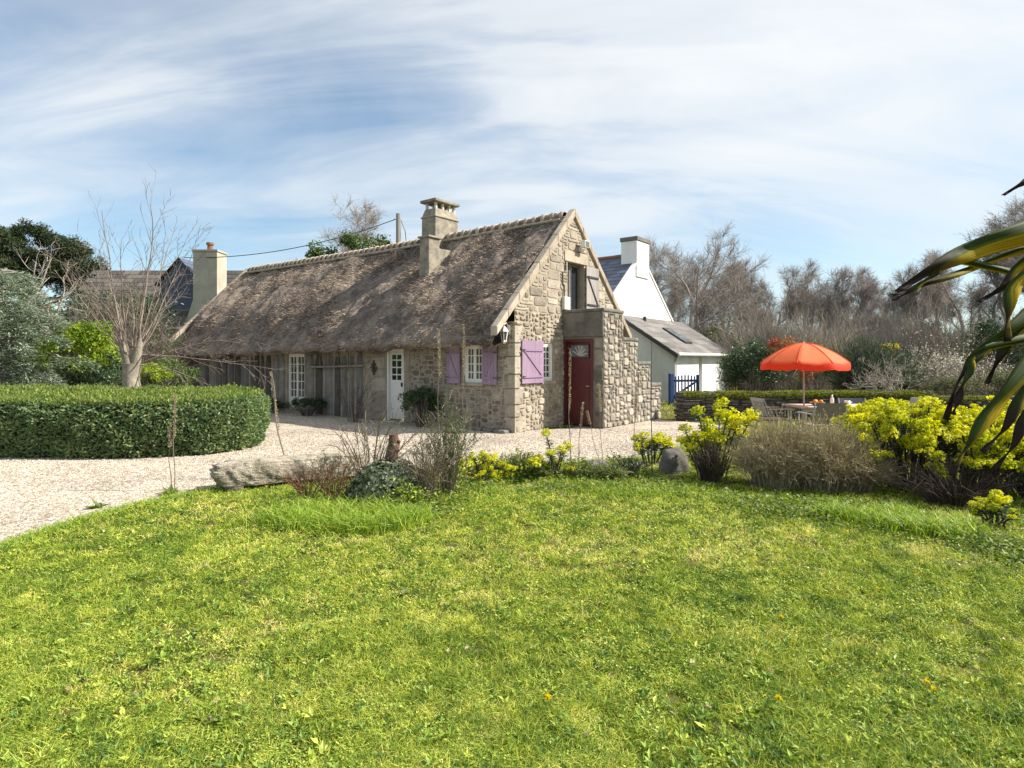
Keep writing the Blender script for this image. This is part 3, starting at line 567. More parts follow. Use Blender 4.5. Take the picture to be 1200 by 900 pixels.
def shutter(tf, u0, u1, z0, z1, mat, d=.035, diag=1, label=None, nm='shutter', brace=True):
    g = Geo(); nb = 5; w = (u1 - u0) / nb
    for i in range(nb): g.prism([(u0 + i * w + .002, z0), (u0 + (i + 1) * w - .002, z0), (u0 + (i + 1) * w - .002, z1), (u0 + i * w + .002, z1)], tf, d, d + .024, .3 + .5 * random.random())
    o = g.obj(nm, mat, house); g = Geo(); e = d + .0245
    for zz in (z0 + .13 * (z1 - z0), z1 - .25 * (z1 - z0)): g.prism([(u0 + .04, zz), (u1 - .04, zz), (u1 - .04, zz + .05), (u0 + .04, zz + .05)], tf, e, e + .02, .3)
    zl, zh = z0 + .13 * (z1 - z0) + .055, z1 - .25 * (z1 - z0) - .003
    a, b = (u0 + .06, u1 - .06) if diag > 0 else (u1 - .06, u0 + .06)
    s_ = .045 if diag > 0 else -.045
    g.prism([(a, zh), (a + s_, zh), (b, zl), (b - s_, zl)], tf, e, e + .018, .3); g.obj('brace', mat if nm == 'shutter' else M['iron'], o)
    for zz in (z0 + .15 * (z1 - z0), z1 - .23 * (z1 - z0)):
        g = Geo(); g.prism([(u0 - .03 if diag > 0 else u1 - .1, zz), (u0 + .1 if diag > 0 else u1 + .03, zz), (u0 + .1 if diag > 0 else u1 + .03, zz + .02), (u0 - .03 if diag > 0 else u1 - .1, zz + .02)], tf, e + .0205, e + .026); g.obj('hinge', M['iron'], o)
    if label: o['label'] = label
    return o
random.seed(4)
shutter(fac, .48, .92, 1.07, 2.01, M['lilac']); shutter(fac, 1.62, 2.06, 1.07, 2.01, M['lilac'], diag=-1)
shutter(gab, .20, 1.03, 1.10, 2.08, M['lilac'], d=.04, label='wider lilac shutter on the sunlit gable')
shutter(gab, 2.98, 3.62, 2.90, 4.08, M['grey_wood'], d=.04, nm='loft_door', label='grey boarded loft door opened flat against the gable')
g = Geo(); frame_geo(g, gab, 2.163, 2.947, 2.863, 4.097, .06, -.2, -.12, 1, 1); g.prism([(2.42, 2.93), (2.49, 2.93), (2.49, 4.03), (2.42, 4.03)], gab, -.19, -.13); w = g.obj('loft_window', M['old_wood'], house)
g = Geo(); quad(g, gab, 2.22, 2.89, 2.92, 4.04, -.17); g.obj('pane', M['glass'], w)
# white kitchen door
g = Geo(); quad(g, fac, 3.74, 4.30, .06, 1.86, -.09); d = g.obj('white_door', M['white_paint'], house)
g = Geo()
for (a, b, c, e) in ((3.66, 3.735, .02, 1.915), (4.305, 4.375, .02, 1.915), (3.736, 4.304, 1.862, 1.915)): g.prism([(a, c), (b, c), (b, e), (a, e)], fac, -.12, -.03)
g.obj('door_frame', M['white_paint'], d)
g = Geo(); frame_geo(g, fac, 3.78, 4.26, 1.05, 1.82, .05, -.0895, -.065, 2, 4, .03); g.prism([(3.80, .22), (4.24, .22), (4.24, .85), (3.80, .85)], fac, -.0895, -.075); g.obj('door_panel', M['white_paint'], d)
g = Geo(); quad(g, fac, 3.82, 4.22, 1.09, 1.78, -.0835); g.obj('pane', M['glass'], d)
g = Geo(); g.prism([(3.80, .93), (3.83, .93), (3.83, 1.03), (3.80, 1.03)], fac, -.088, -.04); g.obj('handle', M['iron'], d)
# external stair block with the red door in its end
g = Geo(); stp = [(1.96, 2.94, 2.84), (2.94, 3.73, 2.17), (3.73, 4.48, 1.56), (4.48, 5.15, .97)]
dh = (.03, .86, .02, 2.14)
walls(g, [.0, 1.14], lambda x: 2.84, [dh], prf, .3)
for a, b, zt in stp: g.add([sid(a, 0, 0), sid(b, 0, 0), sid(b, zt, 0), sid(a, zt, 0)], [(0, 1, 2, 3)]); g.add([(0, a, zt), (1.14, a, zt), (1.14, b, zt), (0, b, zt)], [(0, 1, 2, 3)])
for (a, z1), z0 in zip([(2.94, 2.84), (3.73, 2.17), (4.48, 1.56), (5.15, .97)], [2.17, 1.56, .97, 0]): g.add([(0, a, z0), (1.14, a, z0), (1.14, a, z1), (0, a, z1)], [(0, 1, 2, 3)])
st = g.obj('outside_stair', M['greystone'], house)
g = Geo()
for a, b, zt in stp: rubble(g, rng, a, b, 0, zt - .06, lambda u, z: True, .072, .07, [2, 3, 3, 4], [1, 2, 2, 3, 3], sid, dep=.024, tsh=.03)
rubble(g, rng, .88, 1.15, 0, 2.2, lambda u, z: True, .13, .1, [2], [2, 3, 4], prf, tsh=-.25)  # end-face stones darkened: shade on this side put into their tint
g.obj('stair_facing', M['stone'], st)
g = Geo()
for a, b, zt in stp: g.box(.02, 1.165, a - (.03 if a < 2 else -.01), b + .02, zt - .055 if a > 2 else zt - .05, zt + .03, .35 + .3 * rng.rand())
g.box(-.001, 1.15, 1.90, 1.955, 2.2, 2.785, .25); g.obj('stair_coping', M['greystone'], st, bevel=.02)
g = Geo(); quad(g, prf, .10, .79, .05, 2.07, -.06); d = g.obj('red_door', M['red'], house)
g = Geo()
for (a, b, c, e) in ((.033, .098, .02, 2.135), (.792, .857, .02, 2.135), (.099, .791, 2.072, 2.135)): g.prism([(a, c), (b, c), (b, e), (a, e)], prf, -.10, .012)
g.obj('door_frame', M['red'], d)
g = Geo(); frame_geo(g, prf, .17, .72, 1.68, 2.02, .03, -.0595, -.035, 1, 1); g.prism([(.16, .2), (.73, .2), (.73, 1.5), (.16, 1.5)], prf, -.0595, -.05); g.obj('door_panel', M['red'], d)
g = Geo(); quad(g, prf, .2, .69, 1.71, 1.99, -.05); pn = g.obj('pane', M['skyglass'], d)
g = Geo()
for ang in (15, 42, 68, 95, 122, 150): g.bar(prf(.445, 1.73, -.045), prf(.445 + .3 * math.cos(R(ang)) * .75, 1.73 + .25 * math.sin(R(ang)), -.045), .02, .008, (0, 1, 0), .8)
g.obj('fan_bars', M['pale_wood'], pn)
g = Geo(); g.path([prf(.74, 1.0, -.05), prf(.74, 1.0, .0), prf(.66, 1.0, .0)], .012, 6); g.obj('handle', M['grey_metal'], d)
def hpt(p): q = hw(p[0], p[1], p[2]); return q
HR = math.atan2(U[1], U[0])
def wall_lantern(loc, rz, label, mat, s=1.0):
    t = thing('wall_lantern', loc, label, 'lamp', rz=rz)
    g = Geo(); g.box(-.04, .04, -.012, 0, -.02, .2); g.path([(0, -.01, .16), (0, -.10, .24), (0, -.17, .2), (0, -.17, .14)], .01, 6); g.obj('bracket', mat, t)
    g = Geo(); g.lathe([(.0, .17), (.035, .15), (.10, .06), (.105, .04), (.0, .04)], 6, (0, -.17, 0)); g.obj('cap', mat, t)
    g = Geo(); g.lathe([(.085, .04), (.05, -.16), (.0, -.16)], 6, (0, -.17, 0)); g.obj('glass', M['skyglass'], t)
    g = Geo()
    for k in range(6): a = k * math.pi / 3; g.bar((.087 * math.cos(a), -.17 + .087 * math.sin(a), .04), (.052 * math.cos(a), -.17 + .052 * math.sin(a), -.16), .012, .012)
    g.lathe([(.055, -.15), (.06, -.18), (.02, -.22), (.0, -.23)], 6, (0, -.17, 0)); g.obj('cage', mat, t)
wall_lantern(hw(-.14, -.03, 2.22), HR, 'pale glass wall lantern under the thatch at the sunlit corner', M['white_paint'])
wall_lantern(hw(-12.7, -.1, 1.72), HR, 'black wall lantern on the upright slabs, farthest along the facade', M['iron'])
t = thing('flood_light', hw(.0, 2.72, 4.45), 'small white security light high on the sunlit gable', 'lamp', rz=HR)
g = Geo(); g.box(.0, .04, -.05, .05, -.02, .1); g.path([(.03, 0, .05), (.14, 0, .12)], .02, 8); g.obj('bracket', M['white_paint'], t, bevel=.005)
g = Geo(); g.box(.10, .24, -.11, .11, .06, .24); g.obj('lamp_head', M['white_paint'], t, bevel=.015); g = Geo(); g.box(.241, .246, -.085, .085, .08, .22); g.obj('lens', M['skyglass'], t)
g = Geo(); g.lathe([(0, -.09), (.05, -.07), (.055, -.02), (.03, .0), (0, .0)], 12, (.11, 0, .03)); g.obj('sensor', M['white_cer'], t)
t = thing('meter_box', hw(.0, 1.9, 2.86), 'pale cable box on the gable beside the loft door', 'box', rz=HR)
g = Geo(); g.box(.01, .10, -.02, .24, .02, .34); g.obj('box_body', M['render'], t, bevel=.01); g = Geo(); g.path([(.03, .07, .34), (.03, .07, .62), (.03, .0, .66), (.03, .0, .95), (.03, .14, 1.0), (.03, .14, 1.25)], .018, 6); g.obj('conduit', M['greystone'], t)
# hung ladder and iron ornament
t = thing('ladder', hw(-7.8, -.12, 1.42), 'old grey wooden ladder hung sideways on the slab wall', 'ladder', rz=HR)
g = Geo(); g.path([(0, -.02, 0), (1.3, -.05, .02), (2.65, -.02, .06)], .035, 7, .8); g.obj('rail', M['old_wood'], t, smooth=True)
g = Geo(); g.path([(-.1, -.02, .38), (1.2, -.05, .42), (2.75, -.02, .52)], .035, 7, .35); g.obj('rail', M['old_wood'], t, smooth=True)
for k in range(6): g = Geo(); xx = .2 + k * .45; g.path([(xx, -.035, .0), (xx + .01, -.035, .43)], .018, 6, .4); g.obj('rung', M['old_wood'], t)
g = Geo()
for a in range(0, 360, 45): 
    rr = .15 if a % 90 else .2; g.bar((0, -.045, 0), (rr * math.cos(R(a)) * .7, -.045, rr * math.sin(R(a))), .045, .02, (0, 1, 0))
o = g.obj('wall_ornament', M['iron']); o.location = hw(-4.82, -.01, 1.42); o.rotation_euler = (0, 0, HR); tag(o, 'black iron star ornament on the wall beside the white door', 'ornament')

# ------------------------------------------------------------------ the white house behind
wo = np.array([6.27, 23.1]); WH = thing('white_house', (wo[0], wo[1], 0), 'white gabled house with slate roof and grey lean-to extension', 'house', rz=HR)
g = Geo(); wg = lambda s, z, d: (-2.3 + d, s, z); wt = lambda s: 6.15 - abs(s - 1.9) * .82
walls(g, [-1.4, 1.9, 5.2], wt, [], wg, .4); walls(g, [-1.4, 1.9, 5.2], wt, [], lambda s, z, d: (-13 - d, s, z), .4)
g.box(-13, -2.7, -1.4, -1.0, 0, 3.4); g.box(-13, -2.7, 4.8, 5.2, 0, 3.4); g.obj('wall', M['white_wall'], WH)
g = Geo()
for sg in (-1, 1):
    n_ = 16
    for k in range(n_):
        a, b = 3.5 * k / n_, 3.5 * (k + 1) / n_ + .04
        for m in range(22):
            x0 = -13.1 + m * .484 + (.24 if k % 2 else 0); x1 = min(x0 + .478, -2.42)
            P = lambda x, q, h: (x, 1.9 + sg * q, 6.17 + h - q * .82)
            g.add([P(x0, a, .055), P(x1, a, .055), P(x1, b, .07), P(x0, b, .07), P(x1, b, .05), P(x0, b, .05)], [(0, 1, 2, 3), (3, 2, 4, 5)], rng.rand())
wr = g.obj('slate_roof', M['slate'], WH)
g = Geo(); g.path([(-13.1, 1.9, 6.2), (-2.75, 1.9, 6.2)], .12, 8); g.obj('roof_ridge', M['terracotta'], wr)
g = Geo()
for sg in (-1, 1):
    P = [(1.9, 6.24), (1.9 + sg * 3.45, 6.24 - 3.45 * .82), (1.9 + sg * 3.45, 6.14 - 3.45 * .82), (1.9, 6.14)]
    g.add([(x, *p) for x in (-2.45, -2.26) for p in P], [(0, 1, 2, 3), (7, 6, 5, 4), (0, 4, 5, 1), (1, 5, 6, 2), (2, 6, 7, 3)])
g.obj('verge', M['white_wall'], WH)
g = Geo(); g.box(-3.0, -2.24, 1.35, 2.55, 5.2, 6.75); c_ = g.obj('chimney', M['white_wall'], WH, bevel=.02)
g = Geo(); g.box(-3.04, -2.2, 1.31, 2.59, 6.75, 6.93); g.obj('chimney_cap', M['greystone'], c_, bevel=.02)
g = Geo(); g.lathe([(0, 0), (.16, 0), (.2, .25), (.12, .42), (0, .42)], 12, (-2.6, 2.75, 6.0)); g.obj('chimney_vent', M['iron'], c_)
# lean-to
zt = lambda x: 1.98 + (-x) * .64
g = Geo(); sdw = lambda q, z, d: (-q, -d, z)
walls(g, [0, 2.3], lambda q: 1.9 + q * .64, [], sdw, .25); g.obj('lean_to_wall', M['green_grey'], WH); g = Geo(); walls(g, [0, 2.3], lambda q: 1.9 + q * .64, [], lambda q, z, d: (-q, 6.1 + d, z), .25); g.obj('lean_to_wall', M['green_grey'], WH)
g = Geo(); walls(g, [.25, 5.85], lambda s: 1.9, [(2.55, 2.95, .05, 1.82)], lambda s, z, d: (d, s, z), .25); g.obj('lean_to_front', M['white_wall'], WH)
g = Geo(); g.box(-.2, -.16, 2.55, 2.95, .05, 1.82); g.obj('lean_to_door', M['grey_wood'], WH)
g = Geo(); n_ = 7
for k in range(n_):
    a, b = -2.28 + 2.5 * k / n_, -2.28 + 2.5 * (k + 1) / n_ + .03
    for m in range(8):
        y0, y1 = -.22 + m * .82, -.22 + (m + 1) * .82 - .006; za, zb = zt(a), zt(b)
        g.add([(a, y0, za + .03), (a, y1, za + .03), (b, y1, zb + .045), (b, y0, zb + .045), (b, y0, zb + .02), (b, y1, zb + .02)], [(0, 1, 2, 3), (3, 2, 5, 4)], rng.rand())
lr = g.obj('lean_to_roof', M['fibre_roof'], WH)
g = Geo(); g.bar((-2.3, -.24, zt(-2.3) - .06), (.24, -.24, zt(.24) - .06), .03, .14); g.obj('bargeboard', M['iron'], lr)
g = Geo(); a, b = -1.45, -.45; V = [(x, y, zt(x) + h) for h in (.04, .12) for (x, y) in ((a, 2.2), (b, 2.2), (b, 3.0), (a, 3.0))]
g.add(V, [(0, 1, 5, 4), (1, 2, 6, 5), (2, 3, 7, 6), (3, 0, 4, 7), (4, 5, 6, 7)]); sk = g.obj('skylight', M['iron'], lr)
g = Geo(); a, b = -1.36, -.53; g.add([(x, y, zt(x) + .125) for (x, y) in ((a, 2.29), (b, 2.29), (b, 2.91), (a, 2.91))], [(0, 1, 2, 3)]); g.obj('skylight_pane', M['skyglass'], sk)
g = Geo(); g.lathe([(.07, 0), (.07, .22), (0, .22)], 10, (-2.0, 1.6, zt(-2.0))); g.obj('roof_vent', M['iron'], lr)
g = Geo(); g.path([(.28, -.25, 1.84), (.28, 6.35, 1.84)], .06, 8); g.obj('gutter', M['white_paint'], WH)
g = Geo(); g.path([(.28, -.1, 1.8), (.15, .0, 1.6), (.06, -.06, 1.45), (.06, -.06, .05)], .04, 8); g.obj('downpipe', M['white_paint'], WH)
# blue picket gate in front of it
gt = thing('picket_gate', AT(786, 471, 21.8) * [1, 1, 0], 'blue slatted garden gate in front of the lean-to', 'gate', rz=R(20))
g = Geo(); g.box(-.06, .10, -.07, .07, 0, 1.13); g.obj('post', M['blue'], gt, bevel=.01); g = Geo(); g.box(1.14, 1.22, -.05, .05, 0, 1.08); g.obj('post', M['blue'], gt, bevel=.01)
for k in range(7): g = Geo(); x = .16 + k * .14; g.box(x, x + .055, -.03, -.01, .10, 1.02 + .05 * math.sin(k * .5)); g.obj('picket', M['blue'], gt)
g = Geo(); g.box(.11, 1.13, -.009, .03, .2, .28); g.obj('rail', M['blue'], gt); g = Geo(); g.box(.11, 1.13, -.009, .03, .82, .90); g.obj('rail', M['blue'], gt); g = Geo(); g.bar((.15, .01, .29), (1.1, .01, .81), .03, .07); g.obj('brace', M['blue'], gt)

# ------------------------------------------------------------------ neighbour house far left
NH = thing('neighbour_house', (-21.5, 36, 0), 'far house with brown roof, slate dormer and tall pale chimney', 'house')
g = Geo(); g.box(-3.4, 5.3, -3.2, 3.2, 0, 3.4); g.obj('wall', M['render'], NH)
g = Geo()
for sg in (-1, 1):
    for k in range(14):
        a, b = 3.7 * k / 14, 3.7 * (k + 1) / 14 + .04; P = lambda x, q, h: (x, sg * q, 6.95 + h - q * 1.0)
        for m in range(10):
            x0 = -3.7 + m * .96 + (.4 if k % 2 else 0); x1 = min(x0 + .95, 5.5)
            g.add([P(x0, a, .05), P(x1, a, .05), P(x1, b, .08), P(x0, b, .08), P(x1, b, .04), P(x0, b, .04)], [(0, 1, 2, 3), (3, 2, 4, 5)], rng.rand())
nr = g.obj('roof', M['brown_roof'], NH)
g = Geo(); g.add([(x, y, z) for x in (-3.4, 5.2) for (y, z) in ((-3.2, 3.4), (3.2, 3.4), (0, 6.8))], [(0, 1, 2), (3, 4, 5)]); g.obj('gable_wall', M['render'], NH)
g = Geo(); dx, dz = 2.95, 7.3
g.add([(dx - 1.2, -2.6, 5.75), (dx + 1.2, -2.6, 5.75), (dx, -2.6, dz - .05)], [(0, 1, 2)], .5)
for sg in (-1, 1):
    for k in range(6):
        a, b = 1.35 * k / 6, 1.35 * (k + 1) / 6 + .03; g.add([(dx + sg * a, -2.8, dz - a * 1.15 + .03), (dx + sg * a, 1.0, dz - a * 1.15 + .03), (dx + sg * b, 1.0, dz - b * 1.15 + .05), (dx + sg * b, -2.8, dz - b * 1.15 + .05)], [(0, 1, 2, 3)], rng.rand())
dm = g.obj('dormer', M['slate'], NH); g = Geo(); g.box(dx - 1.1, dx + 1.1, -2.58, 0, 4.4, 5.74); g.obj('dormer_wall', M['slate'], dm)
g = Geo(); cx = 4.85
g.box(cx - .65, cx + .65, -3.6, -2.5, 4.9, 7.5); V = [(cx - 1.4, -3.6, 2.6), (cx + .65, -3.6, 2.6), (cx + .65, -2.5, 2.6), (cx - 1.4, -2.5, 2.6), (cx - .65, -3.6, 4.9), (cx + .65, -3.6, 4.9), (cx + .65, -2.5, 4.9), (cx - .65, -2.5, 4.9)]
g.add(V, [(0, 1, 5, 4), (1, 2, 6, 5), (2, 3, 7, 6), (3, 0, 4, 7)]); g.box(cx - 1.4, cx + .65, -3.6, -2.5, 0, 2.6); c_ = g.obj('chimney', M['chimney_render'], NH)
g = Geo(); g.box(cx - .7, cx + .7, -3.65, -2.45, 7.5, 7.6); g.obj('chimney_cap', M['chimney_render'], c_); g = Geo(); g.lathe([(.16, 0), (.14, .35), (.2, .36), (.2, .48), (0, .48)], 10, (cx, -3.05, 7.59)); g.obj('chimney_pot', M['terracotta'], c_)
# utility pole and its cable
pp = AT(467, 268, 31.0); up = thing('utility_pole', (pp[0], pp[1], 0), 'grey utility pole rising behind the thatched ridge', 'pole')
g = Geo(); g.path([(0, 0, 0), (0, 0, 9.2)], [.15, .13], 10); g.obj('shaft', M['grey_wood'], up); g = Geo(); g.path([(-.13, -.1, 8.9), (-.22, -.14, 8.86)], .03, 6); g.path([(.12, 0, 8.9), (.35, -.05, 8.3), (.42, 0, 7.6)], .02, 5); g.obj('insulator', M['iron'], up)
w0 = np.array([pp[0] - .2, pp[1] - .1, 8.87]); w1 = np.array([-17.9, 32.6, 7.2]); g = Geo(); pts = [w0 + (w1 - w0) * q - np.array([0, 0, .55 * 4 * q * (1 - q)]) for q in np.linspace(0, 1, 20)]
g.path(pts, .022, 5); tag(g.obj('cable', M['iron']), 'thin dark overhead cable from the utility pole to the far chimney', 'cable')
# ------------------------------------------------------------------ plant builders
def grow(out, rng, p, d, L, r, lev, P):
    n = P['n'][lev]; step = L / n; r_end = r * P['taper'][lev]
    for i in range(n):
        d = d + rng.normal(0, P['wob'][lev], 3); d[2] += P['up'][lev]; d = d / math.sqrt(d @ d)
        q = p + d * step; r1 = r + (r_end - r) * (i + 1) / n; out.append((p, q, r if i == 0 else rp, r1, lev)); rp = r1
        if lev + 1 < len(P['n']) and i >= P['start'][lev]:
            k = P['kids'][lev]; k = int(k) + (rng.rand() < k - int(k))
            for _ in range(k):
                ax = rng.normal(size=3); ax -= d * (ax @ d); ax /= math.sqrt(ax @ ax); a = R(P['ang'][lev]) * rng.uniform(.6, 1.25)
                cd = d * math.cos(a) + ax * math.sin(a)
                grow(out, rng, q, cd, L * P['len'][lev] * rng.uniform(.55, 1.15) * (1 - .35 * i / n), max(r1 * P['rad'][lev], P['rmin']), lev + 1, P)
        p = q
def skel_meshes(out, tl, mat_trunk, mat_twig, rng, nm=('trunk', 'crown'), rs=1.0, tw=None):
    P0 = np.array([o[0] for o in out]); P1 = np.array([o[1] for o in out]); R0 = np.array([o[2] for o in out]) * rs; R1 = np.array([o[3] for o in out]) * rs; lv = np.array([o[4] for o in out])
    a = lv < tl; g = Geo(); g.tubes(P0[a], P1[a] + (P1 - P0)[a] * .03, R0[a], R1[a], 7, rng.rand(a.sum()) * .4 + .3); m1 = g.mesh(nm[0], mat_trunk, True)
    g = Geo(); b = ~a; g.tubes(P0[b], P1[b], R0[b], R1[b], 3, np.clip(rng.normal(.5, .2, b.sum()), 0, 1))
    if tw:
        k, tl_, tr_ = tw; i = np.repeat(np.where(lv >= 2)[0], k); n = len(i); f = rng.rand(n)[:, None]; S = P0[i] * (1 - f) + P1[i] * f; d = unit(unit(P1[i] - P0[i]) + rng.normal(0, .55, (n, 3)) + [0, 0, .2]); E = S + d * tl_ * rng.uniform(.4, 1.3, (n, 1)); tt = np.clip(rng.normal(.55, .2, n), 0, 1)
        g.tubes(S, E, np.full(n, tr_), np.full(n, tr_ * .6), 3, tt); S2 = S + (E - S) * rng.uniform(.3, .9, (n, 1)); d2 = unit(d + rng.normal(0, .5, (n, 3))); g.tubes(S2, S2 + d2 * tl_ * .6 * rng.uniform(.5, 1.2, (n, 1)), np.full(n, tr_ * .8), np.full(n, tr_ * .5), 3, tt)
    m2 = g.mesh(nm[1], mat_twig, True); return m1, m2
def bez(P0, Pm, P1, n):
    t = np.linspace(0, 1, n + 1)[None, :, None]; return P0[:, None] * (1 - t) ** 2 + 2 * Pm[:, None] * t * (1 - t) + P1[:, None] * t ** 2
def fan(g, rng, c, rx, ry, h, n, seg=3, r0=.006, base=.35, sub=0, sublen=.12, arch=.35, tint=(.5, .2), flat=.45, ns=3, lo=.62):
    """n stems that leave the ground round c and spread to a dome; returns points and tangents along them"""
    c = np.array(c, float); a = rng.rand(n) * 2 * np.pi; q = np.sqrt(rng.rand(n)); bx = base * q * rng.uniform(.6, 1, n)
    B = c + np.stack([rx * bx * np.cos(a), ry * bx * np.sin(a), np.zeros(n)], -1)
    T = c + np.stack([rx * q * np.cos(a), ry * q * np.sin(a), h * (1 - flat * q ** 2) * rng.uniform(lo, 1.08, n)], -1)
    Mi = (B + T) / 2 + np.stack([-np.cos(a) * q * rx * .12, -np.sin(a) * q * ry * .12, h * arch * q * .5], -1) + rng.normal(0, .05 * h, (n, 3))
    Q = bez(B, Mi, T, seg); rr = np.linspace(1, .35, seg + 1); tt = np.clip(rng.normal(tint[0], tint[1], n), 0, 1)
    for k in range(seg): g.tubes(Q[:, k], Q[:, k + 1], np.full(n, r0 * rr[k]), np.full(n, r0 * rr[k + 1]), ns, tt)
    pts = []; tan = []
    if sub:
        k = rng.randint(max(1, seg // 3), seg, n * sub); i = np.repeat(np.arange(n), sub); f = rng.rand(n * sub)[:, None]
        S = Q[i, k] * (1 - f) + Q[i, k + 1] * f; d = unit(unit(Q[i, k + 1] - Q[i, k]) + rng.normal(0, .55, (n * sub, 3)) + [0, 0, .2]); E = S + d * sublen * rng.uniform(.4, 1.2, (n * sub, 1))
        g.tubes(S, E, np.full(n * sub, r0 * .5), np.full(n * sub, r0 * .25), ns, tt[i]); pts = E; tan = d
    return Q, pts, tan
def clumps(g, rng, c, rx, ry, rz, nc, n, size, cr=.35, aspect=.5, up=.35, hollow=.6, tint=None, lay=.3, low=.0):
    """leaves gathered in nc clumps through an uneven ellipsoid"""
    c = np.array(c, float); d = unit(rng.normal(size=(nc, 3))); d[:, 2] = np.where(d[:, 2] < -.3 - low, -d[:, 2], d[:, 2]); rad = (hollow + (1 - hollow) * rng.rand(nc)) * rng.uniform(.8, 1.08, nc)
    CC = c + d * rad[:, None] * [rx, ry, rz] * .82; cs = cr * min(rx, ry, rz) * rng.uniform(.6, 1.3, nc); ct = rng.normal(0, .16, nc)
    i = rng.randint(0, nc, n); e = unit(rng.normal(size=(n, 3))); rr = rng.rand(n) ** .4
    P = CC[i] + e * (cs[i] * rr)[:, None] * [1, 1, .8]; P[:, 2] = np.maximum(P[:, 2], .02)
    Nn = unit(e + rng.normal(0, .5, (n, 3)) + [0, 0, up]); t = np.clip(rng.normal(.5, .22, n) + ct[i], 0, 1) if tint is None else np.clip(rng.normal(tint, .2, n), 0, 1)
    g.leaves(P, Nn, size * rng.uniform(.6, 1.3, n), rng, aspect, .1, t, lay); return CC
# ------------------------------------------------------------------ lawn
rng = np.random.RandomState(21)
bpoly = np.array([hw(-LEN, 0)[:2], hw(0, 0)[:2], hw(0, 1.96)[:2], hw(1.15, 1.96)[:2], hw(1.15, 5.2)[:2], hw(0, 5.2)[:2], hw(-LEN, 4.88)[:2]])
def lawn_pts(n, y0, y1, pw, side=1.02):
    u = rng.rand(n); yy = (y0 ** (1 - pw) + u * (y1 ** (1 - pw) - y0 ** (1 - pw))) ** (1 / (1 - pw)) if pw != 1 else y0 * (y1 / y0) ** u
    xx = (rng.rand(n) * 2 - 1) * yy * side; k = ~in_poly(xx, yy, gpoly); xx, yy = xx[k], yy[k]
    k = (yy < 12) | ~in_poly(xx, yy, bpoly); return xx[k], yy[k]
x, y = lawn_pts(620000, 1.7, 12.0, 1.6); n = len(x); patch = fbm(x * .9, y * .9, 3, 4); pat2 = fbm(x * 4.5, y * 4.5, 8, 3)
k = rng.rand(n) < np.clip(-1.05 + 4.2 * fbm(x * 8, y * 8, 18, 3), .04, 1); x, y, patch, pat2 = x[k], y[k], patch[k], pat2[k]; n = len(x); far = np.clip(y / 3.5, .8, 2.4)
D = rng.normal(0, .75, (n, 3)); D[:, 2] = 1.0
Lb = (.018 + .034 * rng.rand(n) ** 1.5) * (.55 + 1.1 * pat2) * (1 + .2 * far)
tn = np.clip(.49 + .9 * (fbm(x * 4, y * 4, 37, 3) - .44) + 0.7 * (patch - .46) - .5 * (pat2 - .45) + 1.25 * (fbm(x * 11, y * 11, 29, 3) - .44) + rng.normal(0, .19, n) + (rng.rand(n) < .035) * .45, 0, 1)
g = Geo(); g.blades(np.stack([x, y, np.zeros(n)], -1), D, Lb, .0028 * far * rng.uniform(.7, 1.3, n), rng, .75, tn)
m = 24000; tx, ty = lawn_pts(m, 1.8, 10.5, 1.7); m = len(tx); pp_ = fbm(tx * 1.1, ty * 1.1, 55, 3); kk = rng.rand(m) < np.clip(pp_ * 2.4 - .55, .05, 1); tx, ty = tx[kk], ty[kk]; m = len(tx)
rad = rng.uniform(.012, .05, m); hh = rng.uniform(.03, .095, m) * rng.uniform(.6, 1.2, m); tt_ = np.clip(rng.normal(.30, .22, m), 0, 1); i = rng.randint(0, m, m * 26); n = len(i); off = rng.normal(0, 1, (n, 2)) * rad[i][:, None]
D = np.column_stack([off / (rad[i][:, None] + 1e-6) * .5 + rng.normal(0, .25, (n, 2)), np.ones(n)]); P = np.column_stack([tx[i] + off[:, 0], ty[i] + off[:, 1], np.zeros(n)]); kk = ~in_poly(P[:, 0], P[:, 1], gpoly)
g.blades(P[kk], D[kk], (hh[i] * rng.uniform(.6, 1.1, n))[kk], (.0032 * np.clip(ty[i] / 3.5, .8, 2.4))[kk], rng, .8, np.clip(tt_[i] + rng.normal(0, .1, n), 0, 1)[kk])
tag(g.obj('lawn_grass', M['grass']), 'short sunlit mossy lawn grass in the foreground', 'grass', kind='stuff')
x, y = lawn_pts(230000, 1.7, 8.5, 1.9); w = .6 * fbm(x * 1.3, y * 1.3, 71, 4) + .9 * (fbm(x * 7, y * 7, 73, 3) - .2); k = w > .50; x, y, w = x[k], y[k], w[k]; n = len(x)
Nn = rng.normal(0, .38, (n, 3)); Nn[:, 2] = 1
g = Geo(); g.leaves(np.stack([x, y, rng.uniform(.006, .034, n)], -1), Nn, rng.uniform(.008, .021, n) * np.clip(y / 4, .8, 1.6), rng, .75, .08, np.clip(rng.normal(.5, .25, n), 0, 1))
x, y = lawn_pts(5200, 1.8, 8.5, 1.7); n = len(x); kk = rng.rand(n) < np.clip(3.2 * fbm(x * .8, y * .8, 91, 3) - .8, .1, 1); x, y = x[kk], y[kk]; n = len(x); ln_ = rng.uniform(.018, .05, n); i = np.repeat(np.arange(n), 8); m = len(i); a = rng.rand(m) * 6.28; e = rng.uniform(.1, 1.0, m)
g.leaves(np.column_stack([x[i] + rng.normal(0, .008, m), y[i] + rng.normal(0, .008, m), rng.uniform(.005, .03, m)]), rng.normal(0, .3, (m, 3)) + [0, 0, 1], ln_[i] * rng.uniform(.6, 1.1, m), rng, .45, .10, np.clip(rng.normal(.35, .25, n)[i] + rng.normal(0, .1, m), 0, 1), 0, np.stack([np.cos(a) * np.cos(e), np.sin(a) * np.cos(e), np.sin(e)], -1))
tag(g.obj('clover', M['clover']), 'small clover and weed leaves growing through the lawn', 'clover', kind='stuff')
